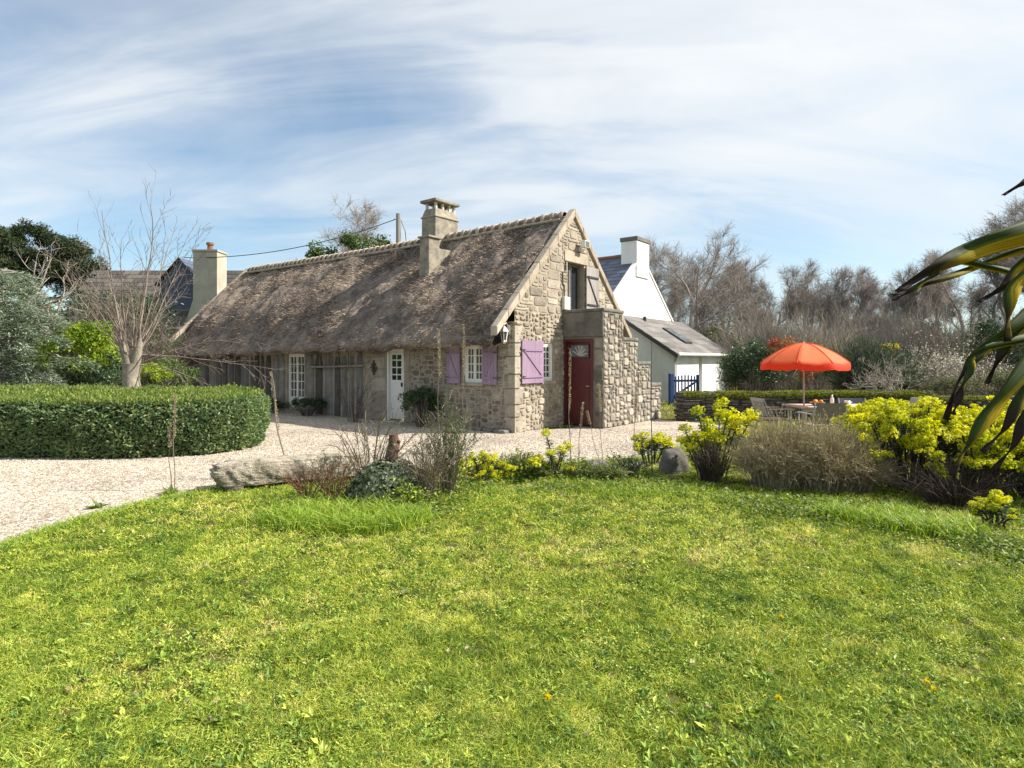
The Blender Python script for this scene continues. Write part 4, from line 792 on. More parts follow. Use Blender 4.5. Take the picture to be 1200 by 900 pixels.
n = 420; y = rng.uniform(2.2, 11, n); x = (rng.rand(n) * 2 - 1) * y; g = Geo(); Nn = rng.normal(0, .35, (n, 3)); Nn[:, 2] = 1; g.leaves(np.stack([x, y, rng.uniform(.012, .03, n)], -1), Nn, rng.uniform(.02, .05, n), rng, .6, .15); tag(g.obj('fallen_leaves', M['lav']), 'dry fallen leaves scattered over lawn and gravel', 'fallen leaves', kind='stuff')
# grass beyond the drive and round the white house
x = rng.uniform(-40, 45, 120000); y = rng.uniform(12, 45, 120000); k = ~in_poly(x, y, gpoly) & ~in_poly(x, y, bpoly) & (np.abs(x) < y * 1.02); x, y = x[k], y[k]; n = len(x); D = rng.normal(0, .4, (n, 3)); D[:, 2] = 1
g = Geo(); g.blades(np.stack([x, y, np.zeros(n)], -1), D, rng.uniform(.05, .14, n), .02, rng, .5); tag(g.obj('far_grass', M['grass']), 'rougher grass growing beyond the cottage and drive', 'grass', kind='stuff')
# lawn fringe along the drive
seg = np.array([GP(*p)[:2] for p in edge_px]); 
n = 9000; i = rng.randint(0, len(seg) - 1, n); f = rng.rand(n)[:, None]; Pq = seg[i] * (1 - f) + seg[i + 1] * f + rng.normal(0, .07, (n, 2)) - [0, .06]
D = rng.normal(0, .55, (n, 3)); D[:, 2] = 1; g = Geo(); g.blades(np.column_stack([Pq, np.zeros(n)]), D, rng.uniform(.04, .11, n), .006, rng, .7); tag(g.obj('grass_fringe', M['tall_grass']), 'longer grass fringe along the lawn edge at the gravel', 'grass', kind='stuff')
# dandelions
def dandelion():
    t = thing('dandelion', (0, 0, 0), 'x', 'flower', 'dandelions in the lawn'); g = Geo(); g.path([(0, 0, 0), (.004, 0, .03), (0, 0, .05)], .002, 5, .5); g.obj('stem', M['clover'], t)
    g = Geo(); n = 60; a = rng.rand(n) * 6.28; e = rng.uniform(.1, 1.2, n); ax = np.stack([np.cos(a) * np.cos(e), np.sin(a) * np.cos(e), np.sin(e)], -1); g.leaves(np.tile([0, 0, .05], (n, 1)), rng.normal(size=(n, 3)), rng.uniform(.014, .022, n), rng, .35, .0, None, 0, ax); g.obj('flower_head', M['petal'], t); return t
dl = [(915, 733, 'dandelion alone in the middle right of the lawn'), (1028, 697, 'dandelion nearest the right flower bed'), (912, 832, 'yellow dandelion low on the right, near the bottom of the lawn'), (1086, 811, 'left one of two dandelions close together on the right'), (1094, 820, 'right one of two dandelions close together on the right'), (642, 832, 'dandelion at the bottom of the lawn near its middle'), (742, 612, 'dandelion farthest back in the lawn, before the left euphorbia'), (603, 619, 'dandelion just beside the long grass clump')]
proto = dandelion()
for i, (px, py, lb) in enumerate(dl):
    p = GP(px, py)
    if i == 0: proto.location = p; proto['label'] = lb
    else: dup(proto, p, rng.rand() * 6, rng.uniform(.85, 1.15), lb)

# ------------------------------------------------------------------ clipped hedge
rng = np.random.RandomState(31)
hp = [np.array(p, float) - [.22, 0] for p in [(-15, 10.2), (-11, 10.15), (-8.6, 10.0), (-6.6, 9.85), (-5.6, 10.0), (-5.0, 10.3), (-4.65, 10.75), (-4.55, 11.3), (-4.75, 11.9), (-5.4, 12.4), (-6.8, 12.7), (-9, 12.8), (-15, 12.8)]]
hq = np.array(refine(hp, .25, .10, 5)); hz = lambda x, y: .93 + .035 * (y - 10) + .07 * (fbm(x * .9, y * .9, 4, 3) - .45)
t = thing('clipped_hedge', (0, 0, 0), 'low clipped evergreen hedge with rounded end curving along the drive', 'hedge')
A = hq; B = np.roll(hq, -1, 0); ln = np.linalg.norm(B - A, axis=1); n = 46000; i = rng.choice(len(A), n, p=ln / ln.sum()); f = rng.rand(n)[:, None]
P2 = A[i] * (1 - f) + B[i] * f; T2 = unit(B[i] - A[i]); N2 = np.stack([T2[:, 1], -T2[:, 0]], -1); k = (P2[:, 1] < 12.3); P2, N2 = P2[k], N2[k]; n = len(P2)
zz = rng.rand(n); top = hz(P2[:, 0], P2[:, 1]); bulge = .05 * np.sin(zz * np.pi) - .16 * (np.clip(zz - .8, 0, 1) / .2) ** 2 + .20 * (fbm(P2[:, 0] * 3.2, zz * 3.2, 6, 3) - .45) - .03 * rng.rand(n)
P = np.column_stack([P2 + N2 * bulge[:, None], .03 + zz * top]); Nn = np.column_stack([N2, np.full(n, .35)]) + rng.normal(0, .55, (n, 3))
ax = np.column_stack([N2 * .7, np.full(n, .3)]) + rng.normal(0, .55, (n, 3)); g = Geo(); g.leaves(P, Nn, rng.uniform(.045, .095, n), rng, .42, .08, np.clip(rng.normal(.48, .25, n) + .35 * (fbm(P[:, 0] * 1.5, P[:, 2] * 2, 61, 3) - .45), 0, 1), 0, ax); g.obj('side_foliage', M['hedge'], t)
n = 60000; x = rng.uniform(-13, -4.3, n); y = rng.uniform(9.6, 13.3, n); k = in_poly(x, y, hq); x, y = x[k], y[k]; n = len(x)
P = np.stack([x, y, hz(x, y) - .03 + .07 * rng.rand(n) ** 2 + .12 * (fbm(x * 4, y * 4, 9, 2) - .4)], -1); D = rng.normal(0, .5, (n, 3)); D[:, 2] = 1
g = Geo(); g.leaves(P, rng.normal(0, .7, (n, 3)) + [0, 0, .8], rng.uniform(.035, .085, n), rng, .4, .08, None, 0, D); g.obj('top_foliage', M['hedge_top'], t)
n = 420; x = rng.uniform(-12.5, -4.4, n); y = rng.uniform(9.7, 12.9, n); k = in_poly(x, y, hq); x, y = x[k], y[k]; n = len(x); g = Geo(); B = np.stack([x, y, hz(x, y)], -1); D = unit(rng.normal(0, .35, (n, 3)) + [0, 0, 1]); Ls = rng.uniform(.05, .16, n)[:, None]; g.tubes(B, B + D * Ls, np.full(n, .003), np.full(n, .002), 3, .4); g.obj('stray_shoots', M['twig'], t)
i = np.repeat(np.arange(n), 7); m = len(i); g = Geo(); g.leaves(B[i] + D[i] * Ls[i] * rng.uniform(.2, 1, (m, 1)), rng.normal(0, 1, (m, 3)), rng.uniform(.025, .05, m), rng, .45); g.obj('shoot_leaves', M['hedge_top'], t)
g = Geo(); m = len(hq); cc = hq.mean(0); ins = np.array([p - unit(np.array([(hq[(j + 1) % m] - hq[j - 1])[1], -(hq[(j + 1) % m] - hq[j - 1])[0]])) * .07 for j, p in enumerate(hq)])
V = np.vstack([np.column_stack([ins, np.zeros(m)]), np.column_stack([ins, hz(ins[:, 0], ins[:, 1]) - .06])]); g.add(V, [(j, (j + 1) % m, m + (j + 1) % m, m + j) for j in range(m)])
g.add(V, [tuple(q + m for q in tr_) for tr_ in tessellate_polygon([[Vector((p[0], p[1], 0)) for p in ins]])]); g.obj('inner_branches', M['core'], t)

# ------------------------------------------------------------------ trees and shrubs on the left
def bare(name, loc, label, cat, P, L, r, seed, tl, mt, mtw, group=None, lean=(0, 0, 1), rs=1.0, tw=None):
    rg = np.random.RandomState(seed); out = []; grow(out, rg, np.zeros(3), unit(np.array(lean, float)), L, r, 0, P); m1, m2 = skel_meshes(out, tl, mt, mtw, rg, rs=rs, tw=tw)
    t = thing(name, loc, label, cat, group); link('trunk', m1, t); link('crown', m2, t); return t
rg = np.random.RandomState(8); bx, by = GX(155, 14.2), 14.2; t = thing('pollarded_tree', (bx, by, 0), 'pollarded bare tree with thick pale trunk and long upright shoots behind the hedge', 'tree')
g = Geo(); g.path([(0, 0, 0), (.02, 0, .7), (-.03, 0, 1.2), (0, 0, 1.55)], [.28, .21, .18, .20], 12, .5); g.path([(0, 0, 1.4), (-.12, -.05, 1.75), (-.2, -.1, 2.1)], [.15, .11, .06], 8, .5); g.path([(.05, 0, 1.4), (.16, -.03, 1.85), (.2, 0, 2.15)], [.13, .09, .05], 8, .5); g.obj('trunk', M['weathered'], t, smooth=True)
out = []; PS = dict(n=[11, 6, 4], taper=[.25, .3, .5], wob=[.06, .08, .1], up=[.02, .05, .03], start=[3, 1, 9], kids=[.8, .7, 0], len=[.36, .45, 1], rad=[.55, .6, 1], ang=[34, 36, 30], rmin=.005)
for k in range(22):
    a = rg.rand() * 6.28; sp_ = rg.uniform(.12, 1.0); d = unit(np.array([math.cos(a) * sp_, math.sin(a) * sp_, 1])); grow(out, rg, np.array([.16 * math.cos(a), .16 * math.sin(a), 1.6 + .4 * rg.rand()]), d, rg.uniform(1.6, 3.4), rg.uniform(.010, .019), 0, PS)
grow(out, rg, np.array([.18, -.02, 1.7]), unit(np.array([.05, 0, 1])), 3.7, .030, 0, PS); grow(out, rg, np.array([-.2, -.05, 1.9]), unit(np.array([-.2, 0, 1])), 3.4, .024, 0, PS)
PD = dict(PS, up=[-.02, .0, 0], wob=[.05, .08, .1])
for k in range(5):
    a = rg.uniform(-1.0, .8); d = unit(np.array([math.cos(a), math.sin(a) * .6, rg.uniform(-.12, .55)])); grow(out, rg, np.array([.2, 0, 1.3 + .5 * rg.rand()]), d, rg.uniform(1.4, 2.8), .017, 0, PD)
m1, m2 = skel_meshes(out, 1, M['twig'], M['twig'], rg, ('shoots', 'twigs')); link('shoots', m1, t); link('twigs', m2, t)
# pale bare tree in front of the pine
PB = dict(n=[5, 7, 5, 4], taper=[.7, .35, .35, .5], wob=[.1, .16, .18, .2], up=[.0, .05, .04, .0], start=[2, 2, 1, 9], kids=[2, 1.1, .9, 0], len=[1.0, .5, .5, 1], rad=[.6, .55, .6, 1], ang=[52, 45, 45, 30], rmin=.008)
bare('bare_tree', (GX(28, 17.5), 17.5, 0), 'pale crooked bare tree in front of the dark pine', 'tree', PB, 3.0, .13, 14, 1, M['bark'], M['pale_twig'])
# pine
rg = np.random.RandomState(12); t = thing('pine_tree', (GX(30, 40), 40, 0), 'broad dark pine rising over the neighbouring garden', 'tree')
g = Geo(); g.path([(0, 0, 0), (.3, 0, 3), (-.1, 0, 6), (.2, 0, 8.2)], [.5, .42, .33, .2], 10, .3)
cl = []
for k in range(16):
    a = rg.rand() * 6.28; e = np.array([math.cos(a) * rg.uniform(1, 4.4), math.sin(a) * rg.uniform(1, 4), rg.uniform(7.2, 9.8)]); e[2] -= .26 * math.hypot(e[0], e[1]); cl.append(e); g.path([(0, 0, rg.uniform(5, 7.5)), e * [.5, .5, 1] - [0, 0, .6], e], [.16, .1, .05], 6, .3)
cl += [np.array(c) for c in ((.3, 0, 10.1), (-1.6, 0, 9.7), (1.7, 0, 9.5), (3.2, .5, 8.7), (4.2, 0, 7.6), (4.3, 0, 6.6), (-3.4, 0, 9.3), (2.4, 0, 7.0), (3.4, 0, 6.2), (0, -1, 8.6), (1.4, -1, 8.2), (-1.4, -1, 8.3), (2.6, -1, 7.8), (-.2, -1, 7.6), (-2.8, -1, 7.9))]
g.obj('trunk', M['bark'], t, smooth=True); g = Geo()
for c in cl: clumps(g, rg, c, rg.uniform(1.2, 1.8), rg.uniform(1.2, 1.8), rg.uniform(.85, 1.15), 16, 2600, .2, .45, .3, .5, .3, lay=.6)
g.obj('crown', M['pine'], t)
# blue conifer
rg = np.random.RandomState(15); t = thing('blue_conifer', (GX(2, 14.6), 14.6, 0), 'silvery blue conifer with drooping sprays at the left edge', 'tree')
g = Geo(); g.path([(0, 0, 0), (.1, 0, 1.5), (0, .1, 3.9)], [.16, .12, .03], 8, .7); gf = Geo()
for k in range(84):
    z0 = rg.uniform(.7, 3.9); a = rg.rand() * 6.28; Lb = (4.4 - z0) * rg.uniform(.45, .75) + .3; c, s_ = math.cos(a), math.sin(a); kk1, kk2 = rg.uniform(.05, .5), rg.uniform(.35, .75)
    pts = np.array([(c * Lb * q, s_ * Lb * q, z0 + kk1 * Lb * q - kk2 * Lb * q * q) for q in np.linspace(0, 1, 7)]); g.path(pts, np.linspace(.03, .006, 7), 5, .6)
    n = int(330 * Lb); q = rg.rand(n) ** .7; i = np.minimum((q * 6).astype(int), 5); f = (q * 6 - i)[:, None]; B = pts[i] * (1 - f) + pts[i + 1] * f
    wd = .30 * (1 - q) + .06; off = rg.normal(0, 1, n) * wd; P = B + np.stack([-s_ * off, c * off, -.7 * np.abs(off) + rg.normal(0, .06, n)], -1)
    ax = np.stack([c + rg.normal(0, .6, n) - s_ * np.sign(off) * .5, s_ + rg.normal(0, .6, n) + c * np.sign(off) * .5, rg.normal(-.05, .4, n)], -1); gf.leaves(P, rg.normal(0, .5, (n, 3)) + [0, 0, 1], rg.uniform(.07, .14, n), rg, .24, .05, None, 0, ax)
g.obj('trunk', M['bark'], t, smooth=True); gf.obj('crown', M['blue_needle'], t)
# cordyline behind it
rg = np.random.RandomState(16); t = thing('cordyline_tree', (GX(38, 19), 19, 0), 'spiky strap-leaved cordyline behind the blue conifer', 'tree')
g = Geo(); g.path([(0, 0, 0), (.05, 0, 3.1)], [.12, .09], 8); g.obj('trunk', M['bark'], t); g = Geo(); n = 170; D = unit(rg.normal(size=(n, 3)) + [0, 0, .35]); g.blades(np.tile([.05, 0, 3.1], (n, 1)), D, rg.uniform(.6, 1.0, n), .06, rg, .4); D[:, 2] -= .7; g.blades(np.tile([.05, 0, 2.6], (n, 1)), D, rg.uniform(.5, .9, n), .06, rg, .4); g.obj('crown', M['olive_leaf'], t)
def shrub(name, px, Y, w, h, label, mat, n=2600, size=.09, nc=26, seed=1, z0=.0, dep=None, stem=M['twig'], cr=.34, cat='shrub', group=None, aspect=.5):
    rg = np.random.RandomState(seed); t = thing(name, (GX(px, Y), Y, 0), label, cat, group); g = Geo()
    fan(g, rg, (0, 0, 0), w * .8, (dep or w) * .8, h * .9, 26, 3, .014, .3, 3, h * .2); g.obj('stems', stem, t)
    g = Geo(); clumps(g, rg, (0, 0, z0 + (h - z0) * .5), w, dep or w, (h - z0) * .52, nc, n, size, cr, aspect=aspect); g.obj('foliage', mat, t); return t
shrub('yellow_shrub', 96, 15.4, 1.25, 2.75, 'bright yellow green shrub beside the pollarded tree', M['bright_leaf'], 4600, .10, 34, 41, .7, cr=.28)
shrub('evergreen_shrub', 125, 15.6, 1.2, 1.9, 'dark evergreen shrub low behind the hedge, left of the pollarded trunk', M['dark_leaf'], 5000, .08, 40, 42)
shrub('evergreen_shrub', 196, 15.8, .85, 1.75, 'dark evergreen shrub right of the pollarded trunk', M['mid_leaf'], 4200, .07, 34, 43)
shrub('yellow_shrub', 178, 15.0, .55, 1.6, 'small yellow green shrub right behind the pollarded trunk', M['bright_leaf'], 1400, .07, 22, 44, .8)
shrub('evergreen_shrub', 60, 17.5, 1.8, 2.0, 'wide dark shrub under the yellow green one', M['dark_leaf'], 6000, .09, 44, 45)
shrub('evergreen_shrub', 210, 26.5, 1.5, 2.6, 'dark green shrub beneath the tall far chimney', M['mid_leaf'], 3500, .13, 34, 46)
shrub('evergreen_shrub', 140, 28, 3.2, 5.3, 'big dark shrub in front of the far brown roof', M['dark_leaf'], 7000, .16, 60, 47)
shrub('evergreen_shrub', 15, 25, 3.0, 3.4, 'tall dark shrub behind the cordyline at the left edge', M['dark_leaf'], 6000, .16, 50, 48)
shrub('evergreen_shrub', -70, 24, 4.0, 4.2, 'dark shrub mass beyond the left edge', M['mid_leaf'], 6000, .17, 50, 49)
# twiggy brown shrubs over the far house
for i, (px, Y, h, lb) in enumerate([(118, 24, 5.2, 'brown twiggy shrub left of the far brown roof'), (172, 22, 4.5, 'brown twiggy shrub before the slate dormer')]):
    rg = np.random.RandomState(60 + i); t = thing('twiggy_shrub', (GX(px, Y), Y, 0), lb, 'shrub'); g = Geo(); fan(g, rg, (0, 0, 0), 1.7, 1.5, h, 130, 4, .012, .25, 8, .6); g.obj('branches', M['twig'], t)
# trees behind the cottage
PO = dict(n=[6, 8, 6, 5, 4], taper=[.7, .35, .3, .35, .5], wob=[.07, .13, .15, .17, .15], up=[.03, .06, .05, .04, .02], start=[2, 2, 1, 1, 9], kids=[1.6, 1.05, .9, .8, 0], len=[.95, .52, .52, .52, 1], rad=[.6, .55, .55, .6, 1], ang=[44, 42, 42, 40, 30], rmin=.012)
PBi = dict(PO, up=[.08, .14, .1, .05, .0], ang=[30, 32, 36, 38, 30], len=[.8, .5, .5, .5, 1])
bare('bare_tree', (GX(424, 34), 34, 0), 'pale bare tree standing up behind the thatched ridge', 'tree', PBi, 6.4, .15, 22, 1, M['pale_twig'], M['pale_twig'], rs=.5, tw=(1, .5, .006))
rg = np.random.RandomState(70); t = thing('leafy_tree', (GX(408, 31), 31, 0), 'leafy green tree top just over the thatched ridge', 'tree'); g = Geo(); g.path([(0, 0, 0), (.1, 0, 5.5)], [.2, .12], 8); g.obj('trunk', M['bark'], t); g = Geo()
for c in ((-1.3, 0, 6.9), (.2, 0, 7.5), (1.4, 0, 7.3), (-.3, .5, 6.5), (2.1, .3, 6.9), (0, 0, 6.0), (-2.2, 0, 6.3)): clumps(g, rg, c, .9, .9, .8, 12, 800, .17, .45)
g.obj('crown', M['mid_leaf'], t)

# ------------------------------------------------------------------ bare trees and thicket on the right
protos = []
specs = [(PO, 5.0, .30, 101), (PO, 4.2, .22, 102), (PBi, 4.6, .20, 103), (PO, 4.4, .20, 104), (PBi, 4.2, .17, 107)]
row = [(800, 36, 278, 0, 'dark spreading oak-like bare tree right behind the white chimney'), (766, 45, 296, 1, 'bare tree showing just right of the white chimney, behind the dark one'), (846, 43, 322, 3, 'thin bare tree in the gap right of the dark spreading tree'),
       (868, 47, 312, 2, 'tall upright bare tree over the middle of the lean-to roof edge'), (905, 46, 318, 3, 'bare tree above the left rim of the orange parasol'), (938, 50, 316, 4, 'slim bare tree above the crown of the orange parasol'),
       (972, 47, 326, 1, 'bare tree above the right rim of the orange parasol'), (1006, 41, 318, 2, 'many-stemmed bare tree above the dark broom shrub'), (1040, 46, 328, 3, 'greyish bare tree right of the many-stemmed one'),
       (1068, 40, 312, 1, 'bare tree just under the tip of the upper strap leaf'), (1102, 44, 305, 4, 'slender bare tree behind the upper strap leaf'), (1135, 36, 305, 3, 'bare tree behind the middle of the strap leaves'),
       (1180, 33, 262, 2, 'bare tree between the tall right-hand tree and the strap leaves'), (1345, 25, 215, 0, 'tallest bare tree, reaching in from the right edge'), (1225, 31, 240, 1, 'bare tree at the right edge behind the strap leaves'),
       (785, 41, 300, 3, 'bare tree crowding the dark spreading one on its left side'), (822, 46, 306, 1, 'bare tree just right of the dark spreading one'), (955, 43, 322, 3, 'broad bare tree centred over the parasol'),
       (728, 48, 318, 4, 'bare tree peeping over the slate roof'), (885, 37, 345, 4, 'short bare tree before the row, above the red-leaved shrub'), (1022, 35, 352, 4, 'short bare tree before the row, right of the parasol')]
first = {}; rg = np.random.RandomState(77)
for (px, Y, top, kd, lb) in row:
    z = H + (HOR - top) / F * Y; loc = (GX(px, Y), Y, 0); grp = 'bare trees in the far line'
    if kd not in first:
        Pp, L_, r_, sd = specs[kd]; t = bare('bare_tree', loc, lb, 'tree', Pp, L_, r_, sd, 2, M['far_twig'], M['far_twig'], grp, rs=.58, tw=(1, .5, .0065)); zs = max(max(v.co.z for v in c_.data.vertices) for c_ in t.children); t['h'] = zs; first[kd] = t
        t.scale = (1.1 * z / zs,) * 3
    else: t = dup(first[kd], loc, rg.rand() * 6.28, 1.1 * z / first[kd]['h'], lb, grp)
for t in first.values(): del t['h']
for o in bpy.data.objects:
    if 'h' in o.keys(): del o['h']
rg = np.random.RandomState(78); g = Geo()
for k in range(150):
    px = rg.uniform(735, 1330); Y = rg.uniform(27, 50); h = rg.uniform(2.6, 5.6) * (.6 + .4 * Y / 40); fan(g, rg, (GX(px, Y), Y, 0), rg.uniform(1.4, 2.6), rg.uniform(1.2, 2), h, 80, 3, .013, .3, 14, .8, .3, (rg.rand(), .12))
tag(g.obj('thicket', M['thicket']), 'brown leafless thicket filling the ground under the far trees', 'thicket', kind='stuff')
for i, (px, Y, w, h, mat, lb) in enumerate([(900, 30, 2.2, 3.0, 'dark_leaf', 'dark ivy-green shrub deep in the thicket left of the parasol'), (1085, 34, 1.5, 4.3, 'dark_leaf', 'ivy-covered column of dark leaves in the far thicket'), (1160, 27, 1.9, 3.6, 'dark_leaf', 'dark green bush in the thicket behind the strap leaves'), (760, 33, 3, 3.2, 'olive_leaf', 'olive scrub behind the lean-to roof'), (840, 34, 2.6, 4.0, 'olive_leaf', 'brownish olive bush beside the dark spreading tree')]):
    shrub('thicket_shrub', px, Y, w, h, lb, M[mat], 1900, .2, 40, 200 + i, cr=.25)
# middle row of shrubs
shrub('evergreen_shrub', 886, 21, 1.15, 2.5, 'dark glossy shrub left of the parasol, beside the lean-to', M['dark_leaf'], 5200, .10, 44, 51)
shrub('evergreen_shrub', 862, 22, .9, 2.0, 'small dark shrub touching the lean-to corner', M['dark_leaf'], 3000, .10, 34, 52)
shrub('red_tipped_shrub', 917, 20.3, .75, 2.45, 'shrub with coppery red young leaves behind the parasol', M['red_leaf'], 800, .09, 24, 53, 1.2)
shrub('red_tipped_shrub', 948, 19.6, .45, 1.75, 'low shrub of dull red leaves under the parasol', M['red_leaf'], 600, .07, 16, 54, .5)
shrub('evergreen_shrub', 935, 21.8, 1.6, 2.5, 'dark hedge-like shrub right behind the parasol pole', M['mid_leaf'], 3600, .10, 40, 55)
def broom(px, Y, w, h, label, seed, mat='broom', n=420):
    rg = np.random.RandomState(seed); t = thing('broom_shrub', (GX(px, Y), Y, 0), label, 'shrub'); g = Geo(); Q, pts, tan = fan(g, rg, (0, 0, 0), w, w, h, n, 4, .008, .25, 5, .3, .3); g.obj('stems', M['dark_twig'], t)
    g = Geo(); m = len(pts); g.blades(pts, tan + [0, 0, .6], rg.uniform(.25, .45, m), .016, rg, .2); k = rg.randint(0, m, m); g.blades(pts[k] - tan[k] * .1, tan[k] + rg.normal(0, .35, (m, 3)), rg.uniform(.2, .4, m), .015, rg, .2); g.obj('foliage', M[mat], t)
broom(1010, 20.4, 1.15, 2.35, 'rounded dark green broom right of the parasol', 56); broom(1042, 21.5, .95, 2.0, 'second broom shrub, right of the rounded one', 57)
def blossom(px, Y, w, h, label, seed, n=1500, size=.06):
    rg = np.random.RandomState(seed); t = thing('blossom_shrub', (GX(px, Y), Y, 0), label, 'shrub'); g = Geo(); Q, pts, tan = fan(g, rg, (0, 0, 0), w, w, h, 90, 4, .012, .3, 9, .45, .3); g.obj('branches', M['pale_twig'], t)
    g = Geo(); k = rg.randint(0, len(pts), n); g.leaves(pts[k] + rg.normal(0, .1, (n, 3)), rg.normal(0, 1, (n, 3)), rg.uniform(.5, 1.2, n) * size, rg, .8); g.obj('blossom', M['white_petal'], t)
blossom(1082, 22, 1.25, 2.15, 'shrub dusted with white blossom right of the brooms', 58); blossom(1132, 21, 1.25, 2.2, 'white blossom shrub behind the strap leaves', 59); blossom(1076, 36, 1.3, 4.2, 'white flowering bush high in the far thicket', 60, 800, .12)
shrub('gorse_shrub', 1046, 23.2, .5, 2.35, 'small orange yellow flowering shrub above the brooms', M['petal'], 260, .07, 14, 61, 1.6)
for i, (px, Y, w, h, lb) in enumerate([(1170, 19.5, 1.3, 1.35, 'olive shrub at the right behind the far stones'), (1225, 18.5, 1.4, 1.8, 'olive shrub at the far right edge'), (1110, 19.8, 1.0, 1.1, 'low grey olive shrub below the white blossom'), (1075, 18.6, .8, .75, 'low rounded olive bush just over the mossy wall end')]): shrub('olive_shrub', px, Y, w, h, lb, M['olive_leaf'], 3200, .07, 36, 62 + i)
# twisted dead branches before the blossom
rg = np.random.RandomState(80); t = thing('dead_shrub', (GX(1063, 17.2), 17.2, 0), 'pale twisted dead branches right of the garden table', 'shrub'); out = []
for k in range(7):
    a = rg.rand() * 6.28; grow(out, rg, np.array([.1 * math.cos(a), .1 * math.sin(a), 0.0]), unit(np.array([math.cos(a) * .6, math.sin(a) * .5, 1])), 1.1, .026, 0, dict(PB, rmin=.006))
m1, m2 = skel_meshes(out, 1, M['pale_twig'], M['pale_twig'], rg, ('branches', 'twigs')); link('branches', m1, t); link('twigs', m2, t)
# ------------------------------------------------------------------ mossy walls
def low_wall(x0, y0, x1, y1, h, th, label, seed, moss=2600, nm='mossy_wall'):
    rg = np.random.RandomState(seed); L_ = math.hypot(x1 - x0, y1 - y0); t = thing(nm, (x0, y0, 0), label, 'wall', rz=math.atan2(y1 - y0, x1 - x0)); g = Geo(); g.box(0.02, L_, 0.02, th, 0, h - .03, .2); g.obj('core', M['rock'], t)
    g = Geo(); tp = lambda u: h - .05 + .10 * (float(fbm(u * 1.5, 3.0, seed, 2)) - .4); rubble(g, rg, 0, L_, 0, h, lambda u, z: z < tp(u), .12, .06, [2, 3, 4, 5], [1, 1, 2], lambda u, z, d: (u, -d, z), dep=.05, jit=.03); rubble(g, rg, 0, th, 0, h, lambda u, z: True, .12, .06, [2, 3], [1, 2], lambda u, z, d: (-d, u, z), dep=.06, jit=.03)
    for k in range(int(L_ / .35)): u = k * .35; a = rg.uniform(-.06, .02); g.box(u + .01, u + .34, -.08 + .04 * rg.rand(), th, h - .06 + .02 * rg.rand(), h + .03 + .03 * rg.rand(), rg.rand() * .6)
    g.obj('stones', M['rock'], t)
    if moss:
        g = Geo(); n = moss; u = rg.rand(n) * L_; v = rg.rand(n) * th; k = fbm(u * 1.2, v * 2, seed + 3, 3) > .36; u, v = u[k], v[k]; n = len(u); D = rg.normal(0, .6, (n, 3)); D[:, 2] = 1; g.blades(np.stack([u, v - .06, np.full(n, h + .03)], -1), D, rg.uniform(.03, .10, n), .022, rg, .6); n2 = n // 3; D2 = rg.normal(0, .4, (n2, 3)) + [0, -.6, -.5]; g.blades(np.stack([u[:n2], np.full(n2, -.09), np.full(n2, h + .02)], -1), D2, rg.uniform(.05, .18, n2), .02, rg, .5); g.obj('moss', M['moss'], t)
low_wall(4.55, 15.9, 11.2, 16.4, .70, .55, 'low dry stone wall capped with moss behind the garden table', 301, 9000)
low_wall(12.1, 17.4, 17.5, 17.4, .50, .5, 'low rough stone wall at the far right, behind the yellow shrubs', 302, 2500)
# ------------------------------------------------------------------ parasol, table, chairs
px_, pY = GX(942, 12.0), 12.0
t = thing('parasol', (px_, pY, 0), 'orange garden parasol open over the wooden table', 'parasol')
g = Geo(); g.path([(0, 0, .1), (0, 0, 1.98)], .017, 10); g.obj('pole', M['pale_wood'], t)
g = Geo(); g.lathe([(0, 0), (.22, 0), (.22, .06), (.05, .10), (.03, .3), (0, .3)], 16); g.obj('foot', M['granite'], t)
cg = Geo(); rr = .82; na, nr_ = 64, 10; V = []; tn = []
for j in range(nr_ + 1):
    q = j / nr_
    for i in range(na):
        a = 2 * math.pi * i / na + R(11); m = (i % 8) / 8; scal = 1 - .045 * math.sin(math.pi * m) * q; dip = (-.034 * math.sin(math.pi * m) + .006 * math.sin(i * 1.7 + j)) * q
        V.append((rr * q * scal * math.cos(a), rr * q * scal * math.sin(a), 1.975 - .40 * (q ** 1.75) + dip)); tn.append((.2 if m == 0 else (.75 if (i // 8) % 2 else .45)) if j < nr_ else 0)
for i in range(na):
    a = 2 * math.pi * i / na + R(11); m = (i % 8) / 8; scal = 1 - .045 * math.sin(math.pi * m); V.append((rr * 1.005 * scal * math.cos(a), rr * 1.005 * scal * math.sin(a), 1.975 - .40 - .028 * math.sin(math.pi * m) - .115 - .012 * math.sin(math.pi * m * 2) ** 2)); tn.append(-1)  # vivid red valance and rim ring: backlight put into the cloth tint
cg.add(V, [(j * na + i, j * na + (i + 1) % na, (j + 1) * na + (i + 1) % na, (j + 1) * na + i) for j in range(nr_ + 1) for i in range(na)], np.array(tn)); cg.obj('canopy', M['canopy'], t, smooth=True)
for k in range(8):
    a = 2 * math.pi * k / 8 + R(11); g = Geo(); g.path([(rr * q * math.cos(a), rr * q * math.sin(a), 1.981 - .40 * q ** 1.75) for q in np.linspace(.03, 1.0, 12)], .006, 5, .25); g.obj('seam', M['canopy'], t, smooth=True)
g = Geo(); g.lathe([(.0, .02), (.025, .0), (.02, -.05), (0, -.05)], 10, (0, 0, 1.99)); g.obj('finial', M['pale_wood'], t)
for k in range(8):
    a = 2 * math.pi * k / 8 + R(11); g = Geo(); g.path([(rr * q * math.cos(a), rr * q * math.sin(a), 1.958 - .40 * q ** 1.75) for q in np.linspace(.02, .98, 8)], .006, 5); g.path([(.02 * math.cos(a), .02 * math.sin(a), 1.55), (rr * .5 * math.cos(a), rr * .5 * math.sin(a), 1.84)], .005, 5); g.obj('rib', M['grey_metal'], t)
TX, TY, TZ = GX(972, 12.05), 12.05, .72
